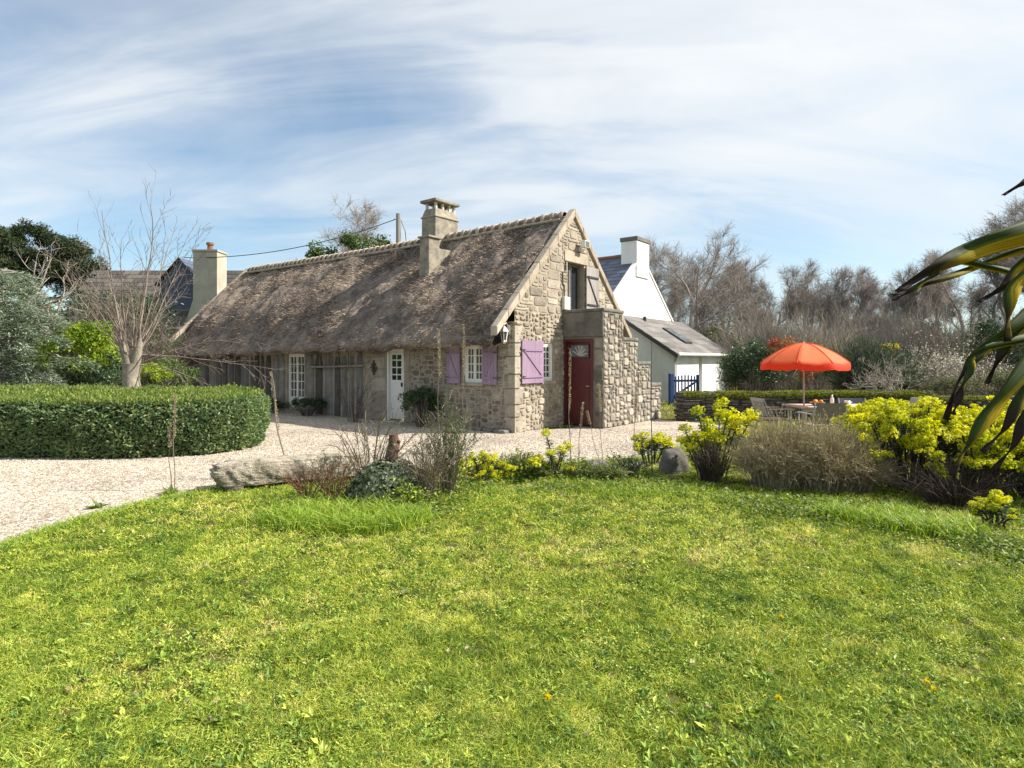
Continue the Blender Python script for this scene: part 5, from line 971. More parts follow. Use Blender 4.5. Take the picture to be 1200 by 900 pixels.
t = thing('garden_table', (TX, TY, 0), 'slatted wooden garden table under the orange parasol', 'table')
g = Geo()
for k in range(7): y = -.42 + k * .12; g.box(-.78, .78, y + .004, y + .116, TZ - .03, TZ, .3 + .4 * rng.rand())
g.obj('tabletop', M['pale_wood'], t, bevel=.004); g = Geo(); g.box(-.70, .70, -.36, -.33, TZ - .10, TZ - .031); g.obj('apron', M['pale_wood'], t); g = Geo(); g.box(-.70, .70, .33, .36, TZ - .10, TZ - .031); g.obj('apron', M['pale_wood'], t)
for sx in (-1, 1):
    for sy in (-1, 1): g = Geo(); g.bar((sx * .66, sy * .30, 0), (sx * .66, sy * .30, TZ - .032), .06, .06, (1, 0, 0)); g.obj('leg', M['pale_wood'], t)
def chair(name, loc, rz, label, mat, back_h=.84, w=.54, slats=False, tilt=.12):
    t = thing(name, loc, label, 'chair', rz=rz)       # faces +y; the back is at y = -.22
    g = Geo()
    if slats:
        for k in range(6): y = -.2 + k * .075; g.box(-w / 2 + .03, w / 2 - .03, y, y + .06, .43, .45, .3 + .4 * rng.rand())
    else: g.box(-w / 2 + .03, w / 2 - .03, -.20, .24, .42, .445)
    g.obj('seat', mat, t, bevel=.006); g = Geo(); yb = lambda z: -.22 - (z - .45) * tilt * 2
    if slats:
        for k in range(5): x = -w / 2 + .05 + k * (w - .1) / 4.6; g.bar((x, yb(.5), .5), (x, yb(back_h - .05), back_h - .05), .05, .015, (0, 1, 0), .3 + .4 * rng.rand())
        g.bar((-w / 2 + .02, yb(back_h - .03), back_h - .03), (w / 2 - .02, yb(back_h - .03), back_h - .03), .025, .07)
    else:
        V = [(x, yb(z) - .03 * math.cos(x * 3.0) + dy, z) for dy in (0, .012) for z in np.linspace(.47, back_h, 5) for x in np.linspace(-w / 2 + .02, w / 2 - .02, 6)]
        for o_ in (0, 30): g.add(V, [(o_ + r_ * 6 + k, o_ + r_ * 6 + k + 1, o_ + r_ * 6 + k + 7, o_ + r_ * 6 + k + 6) for r_ in range(4) for k in range(5)]) if o_ == 0 else None
    g.obj('backrest', mat, t)
    fm = M['pale_wood'] if slats else M['grey_metal']
    for s in (-1, 1):
        g = Geo(); g.path([(s * w / 2, .24, 0), (s * w / 2, .22, .64)], .014, 6); g.obj('leg', fm, t); g = Geo(); g.path([(s * w / 2, -.30, 0), (s * w / 2, -.22, .45), (s * w / 2, yb(back_h), back_h)], .014, 6); g.obj('leg', fm, t)
        g = Geo(); g.bar((s * w / 2, .26, .65), (s * w / 2, -.26, .65), .045, .022); g.obj('armrest', fm, t)
    return t
chair('garden_chair', (GX(962, 11.1), 11.1, 0), R(4), 'tan woven chair with its back to the lawn, nearest side of the table', M['tan_fabric'], .86, .60)
chair('garden_chair', (GX(1000, 12.95), 12.75, 0), R(176), 'slate blue chair on the far side of the table', M['blue_fabric'], .80, .56)
chair('folding_chair', (GX(907, 12.2), 12.2, 0), R(-80), 'pale slatted chair at the left end of the table', M['pale_wood'], .86, .48, True, .2)
chair('folding_chair', (GX(1050, 12.2), 12.2, 0), R(78), 'pale slatted chair at the right end of the table', M['pale_wood'], .86, .48, True, .2)
bx_, by_ = GX(956, 12.0), 11.95; t = thing('fruit_bowl', (bx_, by_, TZ), 'wooden fruit bowl on the garden table', 'bowl'); g = Geo(); g.lathe([(0, 0), (.07, 0), (.08, .01), (.15, .07), (.14, .07), (.07, .02), (0, .015)], 20); g.obj('bowl_body', M['old_wood'], t, smooth=True)
for k, (dx, dy, lb) in enumerate([(-.06, -.03, 'orange at the left in the fruit bowl'), (.06, -.035, 'orange at the right in the fruit bowl'), (0, .05, 'orange at the back in the fruit bowl')]):
    g = Geo(); g.lathe([(.0, .0)] + [(.042 * math.sin(q), .042 - .042 * math.cos(q)) for q in np.linspace(.2, 3.0, 9)] + [(.004, .082), (0, .080)], 14); o = g.obj('orange', M['orange_fruit'], None, smooth=True); o.location = (bx_ + dx, by_ + dy, TZ + .04); tag(o, lb, 'orange', 'oranges in the bowl')
t = thing('bottle', (GX(975, 12), 12.0, TZ), 'pale bottle standing by the fruit bowl', 'bottle'); g = Geo(); g.lathe([(0, 0), (.035, 0), (.036, .13), (.014, .18), (.013, .22), (0, .22)], 14); g.obj('bottle_body', M['white_cer'], t, smooth=True); g = Geo(); g.lathe([(.015, .221), (.015, .25), (0, .25)], 10); g.obj('cap', M['iron'], t)
t = thing('mug', (GX(993, 11.8), 11.8, TZ), 'white mug on the garden table before the slate blue chair', 'mug'); g = Geo(); g.lathe([(0, .005), (.05, 0), (.055, .11), (.05, .11), (.045, .02), (0, .02)], 16); g.obj('cup', M['white_cer'], t, smooth=True); g = Geo(); g.path([(.05, 0, .09), (.085, 0, .08), (.085, 0, .04), (.05, 0, .03)], .007, 6); g.obj('handle', M['white_cer'], t)

# ------------------------------------------------------------------ flower beds
rng = np.random.RandomState(91)
def head_mesh(seed, r):
    rg = np.random.RandomState(seed); g = Geo(); n = 230; m = 10; cc = unit(rg.normal(size=(m, 3))) * [.66, .66, .42] + [0, 0, .05]; i = rg.randint(0, m, n); d = unit(rg.normal(size=(n, 3)) + [0, 0, .55]); P = (cc[i] + d * rg.uniform(.22, .42, (n, 1))) * r
    g.leaves(P, d + rg.normal(0, .45, (n, 3)) + [0, 0, .4], r * rg.uniform(.16, .34, n), rg, .9, .12, np.clip(.36 + .09 * (seed % 4) + rg.normal(0, .27, n), 0, 1)); return g.mesh('flower_head', M['lime'])
HM = [head_mesh(520 + k, 1.0) for k in range(4)]
def euphorbia(px, Y, heads, label, leaf_n=40, seed=1, group='yellow euphorbias in the beds', spread=.35):
    """heads: (x, y, z, r) relative to the plant's base"""
    rg = np.random.RandomState(seed); t = thing('euphorbia', (GX(px, Y), Y, 0), label, 'shrub', group); gs, gl = Geo(), Geo()
    for (x, y, z, r) in heads:
        b = np.array([x * spread + rg.normal(0, .03), y * spread + rg.normal(0, .03), 0]); e = np.array([x, y, z - r * .3]); mid = (b + e) / 2 + [-.1 * x, -.1 * y, .06]
        Q = bez(b[None], np.array(mid)[None], e[None], 5)[0]; gs.path(Q, .009, 5, .5, False); n = leaf_n; q = .42 + .58 * rg.rand(n) ** .7; i = np.minimum((q * 5).astype(int), 4); f = (q * 5 - i)[:, None]; P = Q[i] * (1 - f) + Q[i + 1] * f
        ax = rg.normal(0, 1, (n, 3)); ax[:, 2] = rg.uniform(-.3, .5, n); gl.leaves(P, rg.normal(0, .5, (n, 3)) + [0, 0, 1], rg.uniform(.05, .10, n), rg, .2, .04, None, 0, ax)
    gs.obj('stems', M['dark_twig'], t); gl.obj('foliage', M['eu_leaf'], t)
    for (x, y, z, r) in heads: link('flower_head', HM[rg.randint(4)], t, loc=(x, y, z), rot=(rg.normal(0, .3), rg.normal(0, .3), rg.rand() * 6), scale=(r * rg.uniform(.8, 1.15), r * rg.uniform(.8, 1.15), r * rg.uniform(.6, 1.2)))
    return t
def px_heads(lst, px, Y, rg, r=.1, dy=.25):
    out = []
    for (hx, hy) in lst: d = rg.uniform(-dy, dy); p = AT(hx, hy, Y + d); out.append((p[0] - GX(px, Y), d, p[2], r * rg.uniform(.8, 1.15)))
    return out
rg = np.random.RandomState(92)
euphorbia(836, 8.3, px_heads([(843, 474), (818, 482), (852, 486), (866, 491), (880, 489), (826, 498), (856, 499), (803, 503), (818, 512), (832, 508), (802, 517), (842, 513), (868, 507), (812, 524), (830, 520)], 836, 8.3, rg, .128), 'tall euphorbia with round lime yellow heads left of the brown lavender', 60, 1)
euphorbia(566, 8.1, px_heads([(545, 543), (555, 535), (566, 533), (577, 538), (588, 546), (598, 549), (560, 545), (572, 547), (583, 556), (550, 553), (563, 556), (596, 557)], 566, 8.1, rg, .10), 'low cushion of yellow euphorbia beside the twiggy shrub', 40, 2)
euphorbia(650, 8.25, px_heads([(640, 508), (632, 536), (645, 531), (665, 522), (652, 541), (668, 550), (658, 527), (640, 545), (627, 542)], 650, 8.25, rg, .10), 'small upright yellow euphorbia facing the red door', 60, 3)
euphorbia(762, 9.4, px_heads([(745, 513), (755, 511), (764, 514), (774, 512), (783, 515), (750, 519), (768, 519), (779, 520), (760, 521), (772, 517), (748, 524), (786, 522)], 762, 9.4, rg, .105), 'flat-topped yellow euphorbia on the gravel edge by the stair', 90, 4)
def dome(n, rx, ry, h, rg, r=.085, flat=.5):
    a = rg.rand(n) * 6.28; q = rg.rand(n) ** .45; return [(rx * q[k] * math.cos(a[k]), ry * q[k] * math.sin(a[k]), h * (.30 + .70 * math.sqrt(max(0, 1 - q[k] ** 2.2))) * rg.uniform(.82, 1.06), r * rg.uniform(.8, 1.35)) for k in range(n)]
euphorbia(1066, 7.7, dome(98, .85, .7, 1.08, rg, .10), 'big yellow euphorbia right of the brown lavender, in front of the table', 30, 5)
euphorbia(1142, 7.2, dome(98, .80, .7, 1.0, rg, .10, .55), 'broad yellow euphorbia under the strap leaves', 30, 6)
euphorbia(1225, 7.0, dome(80, .8, .8, .92, rg, .10, .6), 'yellow euphorbia running out of the picture at the right', 30, 7)
euphorbia(1040, 9.4, dome(50, .9, .5, .98, rg, .105, .4), 'yellow euphorbia behind the others, just before the table', 20, 8)
euphorbia(1180, 9.2, dome(60, 1.1, .6, .95, rg, .105, .4), 'yellow euphorbia at the back under the lowest strap leaf', 20, 9)
euphorbia(1166, 5.9, dome(16, .22, .2, .30, rg, .05), 'lone small euphorbia at the front of the right bed', 24, 10)
def lavender(px, Y, rx, ry, h, n, label, seed):
    rg = np.random.RandomState(seed); t = thing('lavender_bush', (GX(px, Y), Y, 0), label, 'shrub', 'dry lavender bushes in the right bed'); g = Geo(); Q, pts, tan = fan(g, rg, (0, 0, 0), rx, ry, h, n, 5, .0045, .55, 7, .17, .45, (.5, .26), .55, 3, .38); g.obj('stems', M['lav'], t)
    m = len(pts); k = rg.rand(m) < .8; g = Geo(); pk = pts[k]; tk = tan[k]; nl = len(pk); g.leaves(np.repeat(pk, 2, 0) - np.repeat(tk, 2, 0) * rg.uniform(0, .12, (nl * 2, 1)), rg.normal(0, 1, (nl * 2, 3)), rg.uniform(.018, .04, nl * 2), rg, .25, .05, np.clip(.4 + .5 * (np.repeat(pk[:, 2], 2) / h - .5) + rg.normal(0, .2, nl * 2), 0, 1), 0, np.repeat(tk, 2, 0) + rg.normal(0, .4, (nl * 2, 3))); g.obj('foliage', M['lav_leaf'], t)
lavender(912, 7.75, .62, .55, .92, 760, 'brown dry lavender bush next to the tall euphorbia', 11); lavender(970, 7.6, .66, .55, .96, 760, 'brown dry lavender bush in the middle, before the tan chair', 12); lavender(1002, 7.5, .45, .4, .66, 500, 'brown lavender bush half under the big yellow euphorbia', 13)
# woody stems under the big euphorbias
rg = np.random.RandomState(14)
for (px, Y, rx, h, lb) in [(1120, 6.75, .75, .55, 'bare dark stems of a low shrub under the yellow euphorbias'), (832, 8.0, .25, .55, 'bundle of dark stems at the foot of the tall euphorbia')]:
    t = thing('woody_shrub', (GX(px, Y), Y, 0), lb, 'shrub'); g = Geo(); fan(g, rg, (0, 0, 0), rx, .4, h, 260, 4, .006, .45, 3, .14, .3); g.obj('branches', M['dark_twig'], t)
# ivy mound with stump
rg = np.random.RandomState(17); ix, iY = GX(457, 7.1), 7.1; t = thing('ivy_mound', (ix, iY, 0), 'mound of dark variegated ivy at the foot of the dead stump', 'plant'); g = Geo(); n = 5200; d = unit(rg.normal(size=(n, 3))); d[:, 2] = np.abs(d[:, 2]); bump_ = 1 + .25 * (fbm(d[:, 0] * 3 + 5, d[:, 1] * 3 + d[:, 2], 5, 3) - .45)
g.leaves(d * [.50, .40, .45] * (bump_ - .06 * rg.rand(n))[:, None], d + rg.normal(0, .4, (n, 3)), rg.uniform(.03, .06, n), rg, .8, .08, np.clip(rg.normal(.45, .28, n), 0, 1)); g.obj('foliage', M['ivy'], t); g = Geo(); g.lathe([(.45, 0), (.44, .15), (.36, .28), (.2, .37), (0, .39)], 20); o = g.obj('inner_stems', M['core'], t); o.scale = (1, .8, 1)
t = thing('tree_stump', (ix + .01, iY + .05, 0), 'reddish brown dead stump standing out of the ivy mound', 'stump'); g = Geo(); g.path([(0, 0, 0), (-.02, 0, .3), (.0, 0, .5), (.03, 0, .64), (.02, 0, .75)], [.10, .085, .075, .07, .05], 10, .4); g.path([(.02, 0, .6), (.1, -.03, .68)], [.03, .02], 6, .3); g.obj('stump_wood', M['stumpwood'], t, smooth=True)
for k in range(3): g = Geo(); z = .45 + k * .1; g.leaves(rg.normal(0, .02, (8, 3)) + [.0, -.08, z], rg.normal(0, .5, (8, 3)) + [0, -1, 0], .03, rg, .8); g.obj('ivy_leaf', M['ivy'], t)
# twiggy shrubs of the middle bed
def twigs(px, Y, rx, ry, h, n, label, seed, mat, leafmat=None, nl=2, ls=.03, sub=6, name='twiggy_shrub', sublen=.2, r0=.006, lean=(0, 0), lt=None):
    rg = np.random.RandomState(seed); t = thing(name, (GX(px, Y), Y, 0), label, 'shrub'); g = Geo(); Q, pts, tan = fan(g, rg, (0, 0, 0), rx, ry, h, n, 5, r0, .28, sub, sublen, .3)
    g.obj('branches', M[mat], t)
    if leafmat: m = len(pts) * nl; g = Geo(); q = np.repeat(pts, nl, 0) - np.repeat(tan, nl, 0) * rg.uniform(0, sublen, (m, 1)) + rg.normal(0, .012, (m, 3)); g.leaves(q, rg.normal(0, .8, (m, 3)) + [0, 0, .6], rg.uniform(.6, 1.3, m) * ls, rg, .5, .08); g.obj('foliage', M[leafmat], t)
twigs(524, 7.3, .44, .34, 1.22, 64, 'tall twiggy shrub with small yellowish leaves right of the stump', 21, 'dry', 'mid_leaf', 4, .034, 8, sublen=.18)
twigs(500, 6.95, .36, .25, .85, 60, 'dense dry twigs at the foot of the tall twiggy shrub', 22, 'dry', 'lav_leaf', 1, .02, 6)
twigs(432, 7.9, .75, .4, 1.15, 26, 'open arching shrub with first small leaves left of the stump', 23, 'dry', 'mid_leaf', 2, .026, 8, sublen=.2, r0=.008)
twigs(392, 7.05, .42, .25, .55, 40, 'low reddish twigs in front of the granite block', 24, 'terracotta', 'olive_leaf', 2, .03, 5, sublen=.12)
twigs(360, 7.0, .3, .2, .42, 26, 'low reddish sprigs against the left part of the granite block', 25, 'terracotta', 'red_leaf', 1, .022, 5, sublen=.1)
twigs(612, 8.4, .42, .3, .34, 300, 'low bright green feathery clump between the yellow euphorbias', 26, 'dry', 'tall_grass', 3, .035, 3, name='green_clump', sublen=.08)
twigs(680, 8.3, .3, .25, .28, 50, 'low dark green leafy plant by the small grey rock', 27, 'dry', 'weed', 3, .05, 3, name='leafy_plant', sublen=.08)
twigs(735, 8.5, .38, .25, .3, 60, 'low dark green leafy plant left of the dark boulder', 28, 'dry', 'dark_leaf', 3, .05, 3, name='leafy_plant', sublen=.08)
twigs(575, 8.6, .45, .25, .26, 70, 'low dark green leaves behind the yellow cushion euphorbia', 41, 'dry', 'weed', 3, .05, 3, name='leafy_plant', sublen=.08)
twigs(478, 6.75, .28, .2, .26, 60, 'fresh green leaves at the right foot of the ivy mound', 42, 'dry', 'tall_grass', 3, .05, 3, name='leafy_plant', sublen=.08)
twigs(712, 8.15, .35, .2, .22, 60, 'low fresh green leaves in front of the small grey rock', 43, 'dry', 'weed', 3, .05, 3, name='leafy_plant', sublen=.08)
# bushes along the facade
def fshrub(tq, d, w, h, label, seed, mat, n=2200, size=.06):
    p = hw(-tq, -d); rg = np.random.RandomState(seed); t = thing('wall_shrub', (p[0], p[1], 0), label, 'shrub'); g = Geo(); fan(g, rg, (0, 0, 0), w * .8, w * .6, h, 24, 3, .01, .3, 4, .2); g.obj('stems', M['dark_twig'], t); g = Geo(); clumps(g, rg, (0, 0, h * .5), w, w * .7, h * .5, 26, n, size); g.obj('foliage', M[mat], t)
fshrub(2.55, .45, .62, 1.15, 'dark evergreen bush against the facade between white door and window', 31, 'dark_leaf', 3200)
fshrub(7.3, .5, .75, .55, 'low dark bush at the foot of the slab wall right of the french window', 32, 'dark_leaf')
fshrub(8.9, .55, .5, .42, 'low dark bush below the french window', 33, 'dark_leaf', 1400)
twigs(415, 15.6, .7, .3, 1.5, 30, 'climbing rose twigs against the slab wall below the ladder', 34, 'dark_twig', 'dark_leaf', 1, .05, 5)
# ------------------------------------------------------------------ granite block and rocks
def lump(nm, loc, sx, sy, sz, mat, seed, rz=0, amp=.22, label=None, cat='rock', group=None, sub=4, box=.55, rough=.1):
    bm = bmesh.new(); bmesh.ops.create_icosphere(bm, subdivisions=sub, radius=1); rg = np.random.RandomState(seed); co_ = np.array([v.co for v in bm.verts]); q = co_ / np.max(np.abs(co_), axis=1)[:, None]; c2 = co_ * (1 - box) + q * box
    ms = max(sy, sz); wx, wy, wz = c2[:, 0] * sx / ms, c2[:, 1] * sy / ms, c2[:, 2] * sz / ms; n3 = lambda f, sd, o: (fbm(wx * f + sd, wy * f + wz * f * .6, sd, o) + fbm(wx * f * .9 + wz * f * .8, wz * f - wy * f * .5 + 3, sd + 2, o)) / 2 - .45
    nn = n3(1.1, seed, 4) * amp * 2 + n3(4.5, seed + 1, 3) * amp * .5
    nn = nn + n3(11, seed + 4, 3) * rough
    c2 = c2 * (1 + nn)[:, None] * [sx, sy, sz]; fc = np.array([[v.index for v in f.verts] for f in bm.faces]); bm.free(); g = Geo(); g.add(c2, fc, .5); o = g.obj(nm, mat, None, smooth=True); o.location = loc; o.rotation_euler = (0, 0, rz); return tag(o, label, cat, group)
a, b = np.array([GX(264, 7.55), 7.55]), np.array([GX(416, 8.35), 8.35]); mid = (a + b) / 2
lump('granite_block', (mid[0], mid[1], .20), .98, .20, .155, M['granite'], 5, math.atan2(*(b - a)[::-1]), .24, 'long rough granite block lying between drive and lawn', 'stone', None, 6, .75, .16)
lump('rock', (a[0] + .12, a[1] + .0, .035), .13, .12, .07, M['rock'], 6, .3, .2, 'small stone propping up the left end of the granite block')
lump('rock', (GX(790, 8.75), 8.75, .1), .22, .18, .26, M['rock'], 13, .5, .42, 'dark pointed boulder left of the tall euphorbia', box=.2)
lump('rock', (GX(700, 8.75), 8.75, .05), .17, .13, .12, M['greystone'], 10, .2, .4, 'small grey rock at the gravel edge facing the red door')
for k, (x, y, s, lb) in enumerate([(-.25, -.16, .13, 'flat stone at the foot of the cottage corner'), (-.62, -.15, .09, 'second flat stone left of the cottage corner'), (-.95, -.14, .08, 'third flat stone left of the cottage corner')]): lump('rock', hw(x, y, .03), s * 1.5, s, .06, M['greystone'], 20 + k, HR, .2, lb)
# ------------------------------------------------------------------ long grass and ground cover
rng = np.random.RandomState(95)
def patch(n, pts, rad, lmin, lmax, w, lean=.35):
    c = np.array(pts)[rng.randint(0, len(pts), n)]; P = np.column_stack([c + rng.normal(0, 1, (n, 2)) * rad, np.zeros(n)]); D = rng.normal(0, lean, (n, 3)); D[:, 2] = 1; return P, D, rng.uniform(lmin, lmax, n), w
g = Geo()
c1 = [GP(x, y)[:2] for x, y in [(325, 612), (350, 618), (380, 622), (410, 622), (440, 622), (465, 618), (485, 612), (400, 606), (440, 604), (360, 604)]]
P, D, L, w = patch(3600, c1, [.12, .10], .08, .30, .0065, .5); g.blades(P, D, L, w, rng, .7)
c2 = [GP(x, y)[:2] for x, y in [(1010, 613), (1035, 618), (1060, 622), (1090, 626), (1110, 628), (1050, 608), (980, 606), (1125, 622)]]; P, D, L, w = patch(3000, c2, [.1, .09], .10, .24, .007); g.blades(P, D, L, w, rng, .7)
c3 = [GP(x, y)[:2] for x, y in [(700, 575), (730, 580), (760, 580), (790, 575), (820, 580), (560, 590), (590, 578), (680, 566), (850, 590), (300, 585), (340, 580), (380, 575)]]; P, D, L, w = patch(3600, c3, [.26, .14], .04, .14, .006, .5); g.blades(P, D, L, w, rng, .7)
tag(g.obj('long_grass', M['tall_grass']), 'tufts of long bright green grass along the flower beds', 'grass', kind='stuff')
g = Geo(); cs = np.array([GP(x, y)[:2] for x, y in [(600, 562), (622, 558), (662, 560), (520, 588), (470, 604), (350, 592), (540, 575), (715, 552), (640, 575), (680, 572), (720, 572), (760, 572), (800, 578), (850, 590), (890, 598), (930, 605), (970, 606), (1010, 605), (1130, 632), (1160, 640), (1190, 650), (1220, 650), (900, 590), (950, 596), (1000, 598), (560, 570), (500, 600), (690, 560), (740, 558)]])
n = 11000; c = cs[rng.randint(0, len(cs), n)] + (rng.normal(0, .12, (260, 2)))[rng.randint(0, 260, n)]; P = np.column_stack([c + rng.normal(0, 1, (n, 2)) * [.13, .11], rng.uniform(.0, .13, n) * rng.rand(n)]); Nn = rng.normal(0, .5, (n, 3)); Nn[:, 2] = 1; g.leaves(P, Nn, rng.uniform(.025, .065, n), rng, .65, .08); tag(g.obj('ground_cover', M['weed']), 'low leafy weeds covering the soil of the flower beds', 'ground cover', kind='stuff')
def weed(px, py, r, n, label, seed):
    rg = np.random.RandomState(seed); p = GP(px, py); t = thing('weed', p, label, 'plant'); a = rg.rand(n) * 6.28; ax = np.stack([np.cos(a), np.sin(a), rg.uniform(.05, .6, n)], -1); g = Geo(); g.leaves(np.zeros((n, 3)) + [0, 0, .01], rg.normal(0, .3, (n, 3)) + [0, 0, 1], rg.uniform(.5, 1.1, n) * r, rg, .4, .05, None, 0, ax); g.obj('foliage', M['weed'], t); g = Geo(); g.path([(0, 0, -.01), (.005, 0, .04)], .006, 5); g.obj('stem', M['dry'], t)
weed(198, 580, .17, 22, 'broad-leaved weed on the gravel near the granite block', 1); weed(116, 596, .16, 12, 'flat weed alone on the open gravel', 2)
for k, (px, py, lb) in enumerate([(470, 700, 'leafy rosette in the middle left of the lawn'), (150, 720, 'leafy rosette at the left of the lawn'), (700, 790, 'leafy rosette low in the middle of the lawn'), (1010, 675, 'pale leafy rosette in the right of the lawn'), (245, 850, 'leafy rosette at the bottom left of the lawn')]): weed(px, py, .09, 18, lb, 10 + k)
# dry stalks and stakes
def stalk(name, b, tp, Y, label, r=.006, fluff=0, bend=.02, seed=1, mat='dry', cat='stalk'):
    rg = np.random.RandomState(seed); p0 = np.array([GX(b, Y), Y, 0]); p1 = AT(tp[0], tp[1], Y); t = thing(name, p0, label, cat); d = p1 - p0; pts = [d * q + [bend * math.sin(q * 9), bend * .5 * math.cos(q * 7) - bend * .5, 0] for q in np.linspace(0, 1, 12)]; g = Geo(); g.path(pts, np.linspace(r, r * .55, 12), 6, .4); g.obj('stem', M[mat], t)
    if fluff: n = 420; q = 1 - fluff * rg.rand(n); P = np.array([d * k for k in q]) + rg.normal(0, .006, (n, 3)); g = Geo(); g.leaves(P, rg.normal(0, 1, (n, 3)), rg.uniform(.010, .026, n), rg, .5); g.obj('seed_head', M['lav'], t)
stalk('dry_stalk', 336, (317, 436), 8.2, 'tall leaning brown seed stalk before the slab wall', .011, .55, .02, 1)
stalk('dry_stalk', 204, (205, 462), 7.5, 'thin grey dry stalk standing by the gravel weed', .006, .45, .012, 2); stalk('dry_stalk', 200, (199, 500), 7.5, 'short dry stalk beside the thin grey one', .005, .3, .012, 3)
stalk('dry_stalk', 667, (668, 408), 8.6, 'tall pale seed stalk in front of the red door', .007, .5, .015, 4); stalk('dry_stalk', 676, (683, 472), 8.6, 'short leaning seed stalk before the red door', .007, .35, .012, 5); stalk('dry_stalk', 705, (688, 482), 8.6, 'thin dry stalk leaning left at the foot of the stair', .005, .2, .012, 6)
stalk('dry_stalk', 742, (746, 448), 8.3, 'thin knobbly dry stalk before the stone stair', .006, .4, .015, 7); stalk('garden_stake', 764, (763, 400), 8.0, 'tall thin dark stake in front of the lean-to', .007, 0, .004, 8, 'iron', 'stake')
stalk('dry_stalk', 706, (702, 450), 8.4, 'thin upright dry stalk at the edge of the stair block', .005, .3, .01, 9); stalk('dry_stalk', 545, (543, 380), 7.6, 'very tall pale dry stalk in front of the lilac shutters', .006, .3, .02, 10); stalk('dry_stalk', 516, (514, 385), 7.8, 'tall pale dry stalk left of the lilac shutters', .005, .3, .02, 11)
# ------------------------------------------------------------------ strap-leaved plant at the right, its leaves hanging into view
rg = np.random.RandomState(97); Yc = 1.72; cx_ = GX(1365, Yc); t = thing('strap_leaved_plant', (cx_, Yc, 0), 'large strap-leaved plant with yellow edged, brown tipped leaves at the right edge', 'plant')
g = Geo(); g.path([(0, 0, 0), (.03, 0, .8), (0, 0, 1.6), (0, 0, 1.8)], [.085, .07, .075, .05], 10, .4); g.obj('trunk', M['bark'], t, smooth=True)
base = np.array([cx_, Yc, 0])
def strap(pts, ws, seed, fold=.25, twist=0.0, ysh=0.0, tip=1.0, y1=0.0):
    """pts: (px, py, depth); ws: width in px at each point"""
    P = np.array([AT(p[0], p[1], (p[2] - 2.15) * .8 + Yc + ysh) for p in pts]) - base; P = np.vstack([[.0, .0, 1.78], P]); ws = [ws[0] * .8] + list(ws); k = len(P); s = np.linspace(0, k - 1, 26); Q = []; Wd = np.interp(s, range(k), ws) * Yc / F
    for u in s:
        i = min(int(u), k - 2); f = u - i; p0, p1, p2, p3 = P[max(i - 1, 0)], P[i], P[i + 1], P[min(i + 2, k - 1)]
        Q.append(.5 * ((2 * p1) + (-p0 + p2) * f + (2 * p0 - 5 * p1 + 4 * p2 - p3) * f * f + (-p0 + 3 * p1 - 3 * p2 + p3) * f ** 3))
    Q = np.array(Q); T = unit(np.gradient(Q, axis=0)); side = unit(np.cross(T, np.array([0.0, 1.0, .15]))); nrm = np.cross(side, T); V = []; tv = []; te = []
    nseg = 8
    for j in range(26):
        a = twist * (j / 25); sd = side[j] * math.cos(a) + nrm[j] * math.sin(a); nm = np.cross(sd, T[j])
        for m in range(nseg + 1):
            e = m / nseg * 2 - 1; V.append(Q[j] + sd * Wd[j] / 2 * e + nm * Wd[j] * fold * abs(e) + nm * .006 * math.sin(j * .9 + e * 2)); tv.append(j / 25 * tip); te.append(m / nseg + y1)
    gq = Geo(); gq.add(V, [(j * (nseg + 1) + m, j * (nseg + 1) + m + 1, (j + 1) * (nseg + 1) + m + 1, (j + 1) * (nseg + 1) + m) for j in range(25) for m in range(nseg)], np.array(tv), np.array(te)); o = gq.obj('leaf', M['strap'], t, smooth=True)
    so_ = o.modifiers.new('thickness', 'SOLIDIFY'); so_.thickness = .0025
CR = (1350, 300, 2.15)
strap([(1345, 262, 2.2), (1270, 258, 2.15), (1200, 274, 2.1), (1140, 294, 2.08), (1095, 314, 2.06), (1050, 342, 2.05)], [26, 30, 28, 22, 13, 2], 1, .12)
strap([(1345, 275, 2.2), (1270, 276, 2.18), (1200, 292, 2.15), (1130, 318, 2.13), (1085, 333, 2.12), (1045, 346, 2.11)], [10, 11, 9, 7, 5, 1], 2, .1)
strap([(1130, 306, 2.09), (1095, 322, 2.08), (1068, 340, 2.07), (1046, 352, 2.07)], [7, 6, 4, 1], 3, .1, tip=1.0, y1=-.3)
strap([(1350, 290, 2.1), (1270, 275, 2.0), (1210, 305, 1.98), (1178, 335, 1.98), (1146, 354, 1.98)], [16, 18, 17, 9, 1], 4, .2, y1=.18)
strap([(1350, 300, 2.05), (1260, 290, 1.95), (1203, 325, 1.9), (1186, 360, 1.9), (1181, 400, 1.92)], [14, 16, 16, 14, 2], 5, .3, .4, y1=.2, tip=.9)
strap([(1350, 320, 2.1), (1270, 330, 2.0), (1200, 378, 1.95), (1160, 408, 1.93), (1128, 440, 1.93), (1108, 492, 1.95)], [18, 20, 18, 14, 8, 1], 6, .3, .5, y1=-.12, tip=1.05)
strap([(1165, 405, 1.94), (1135, 440, 1.92), (1122, 470, 1.92), (1117, 486, 1.92)], [9, 8, 5, 1], 7, .1, tip=1.3, y1=-.3)
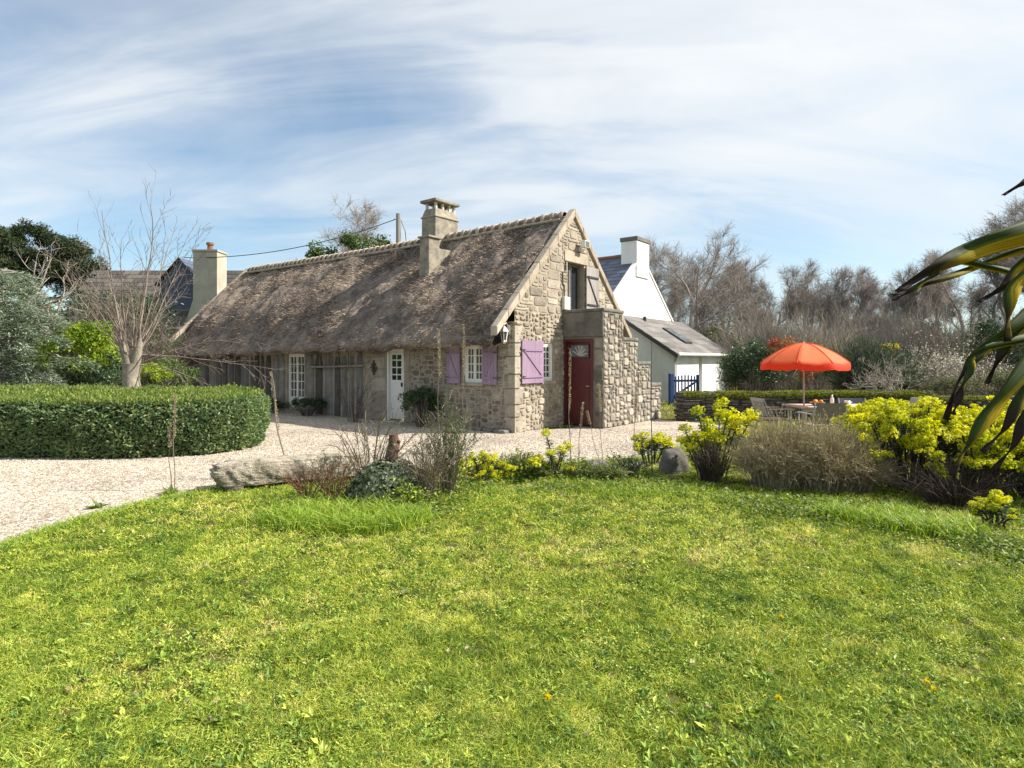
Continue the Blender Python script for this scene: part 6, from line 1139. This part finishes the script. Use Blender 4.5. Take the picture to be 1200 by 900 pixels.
strap([(1350, 325, 2.1), (1270, 340, 2.0), (1198, 385, 1.99), (1172, 420, 1.99), (1156, 450, 2.0)], [12, 14, 13, 9, 1], 8, .2, tip=1.05, y1=-.25)
strap([(1350, 340, 2.05), (1270, 372, 1.95), (1205, 440, 1.88), (1165, 486, 1.86), (1136, 522, 1.87), (1114, 558, 1.88)], [22, 27, 25, 17, 9, 1], 9, .3, .3, tip=.95, y1=.14)
strap([(1350, 345, 2.05), (1270, 390, 1.95), (1212, 448, 1.92), (1180, 500, 1.92), (1150, 530, 1.93)], [18, 20, 16, 10, 1], 10, .2, .3, tip=1.1, y1=-.1)
strap([(1350, 350, 2.05), (1280, 400, 1.95), (1215, 470, 1.94), (1190, 520, 1.94), (1164, 550, 1.95)], [14, 16, 13, 9, 1], 11, .2, .2, tip=1.2, y1=-.2)
strap([(1350, 240, 2.2), (1290, 195, 2.25), (1230, 200, 2.3), (1200, 214, 2.3), (1175, 229, 2.3)], [10, 12, 10, 7, 1], 12, .2, tip=1.1, y1=-.2)
for k in range(14):       # the rest of the crown, outside the frame
    a = rg.uniform(-1.7, .1); e = rg.uniform(-.2, 1.0); L_ = rg.uniform(.6, .9); d = np.array([math.cos(a) * math.cos(e), math.sin(a) * math.cos(e), math.sin(e)]); P0 = np.array([0, 0, 1.72]); P1 = P0 + d * L_ * .6; P2 = P0 + d * L_ + [0, 0, -.35]
    Q = bez(P0[None], P1[None], P2[None], 12)[0]; T = unit(np.gradient(Q, axis=0)); sd = unit(np.cross(T, [0, 0, 1.0])); wv = .045 * np.sin(np.linspace(.25, 1, 13) * np.pi) ** .6; wv[-1] = .002
    V = np.stack([Q + sd * wv[:, None], Q - [0, 0, .012], Q - sd * wv[:, None]], 1).reshape(-1, 3); gq = Geo(); gq.add(V, [(j * 3 + m, j * 3 + m + 1, j * 3 + m + 4, j * 3 + m + 3) for j in range(12) for m in range(2)], np.repeat(np.linspace(0, 1, 13), 3), np.tile([0, .5, 1], 13)); gq.obj('leaf', M['strap'], t, smooth=True)
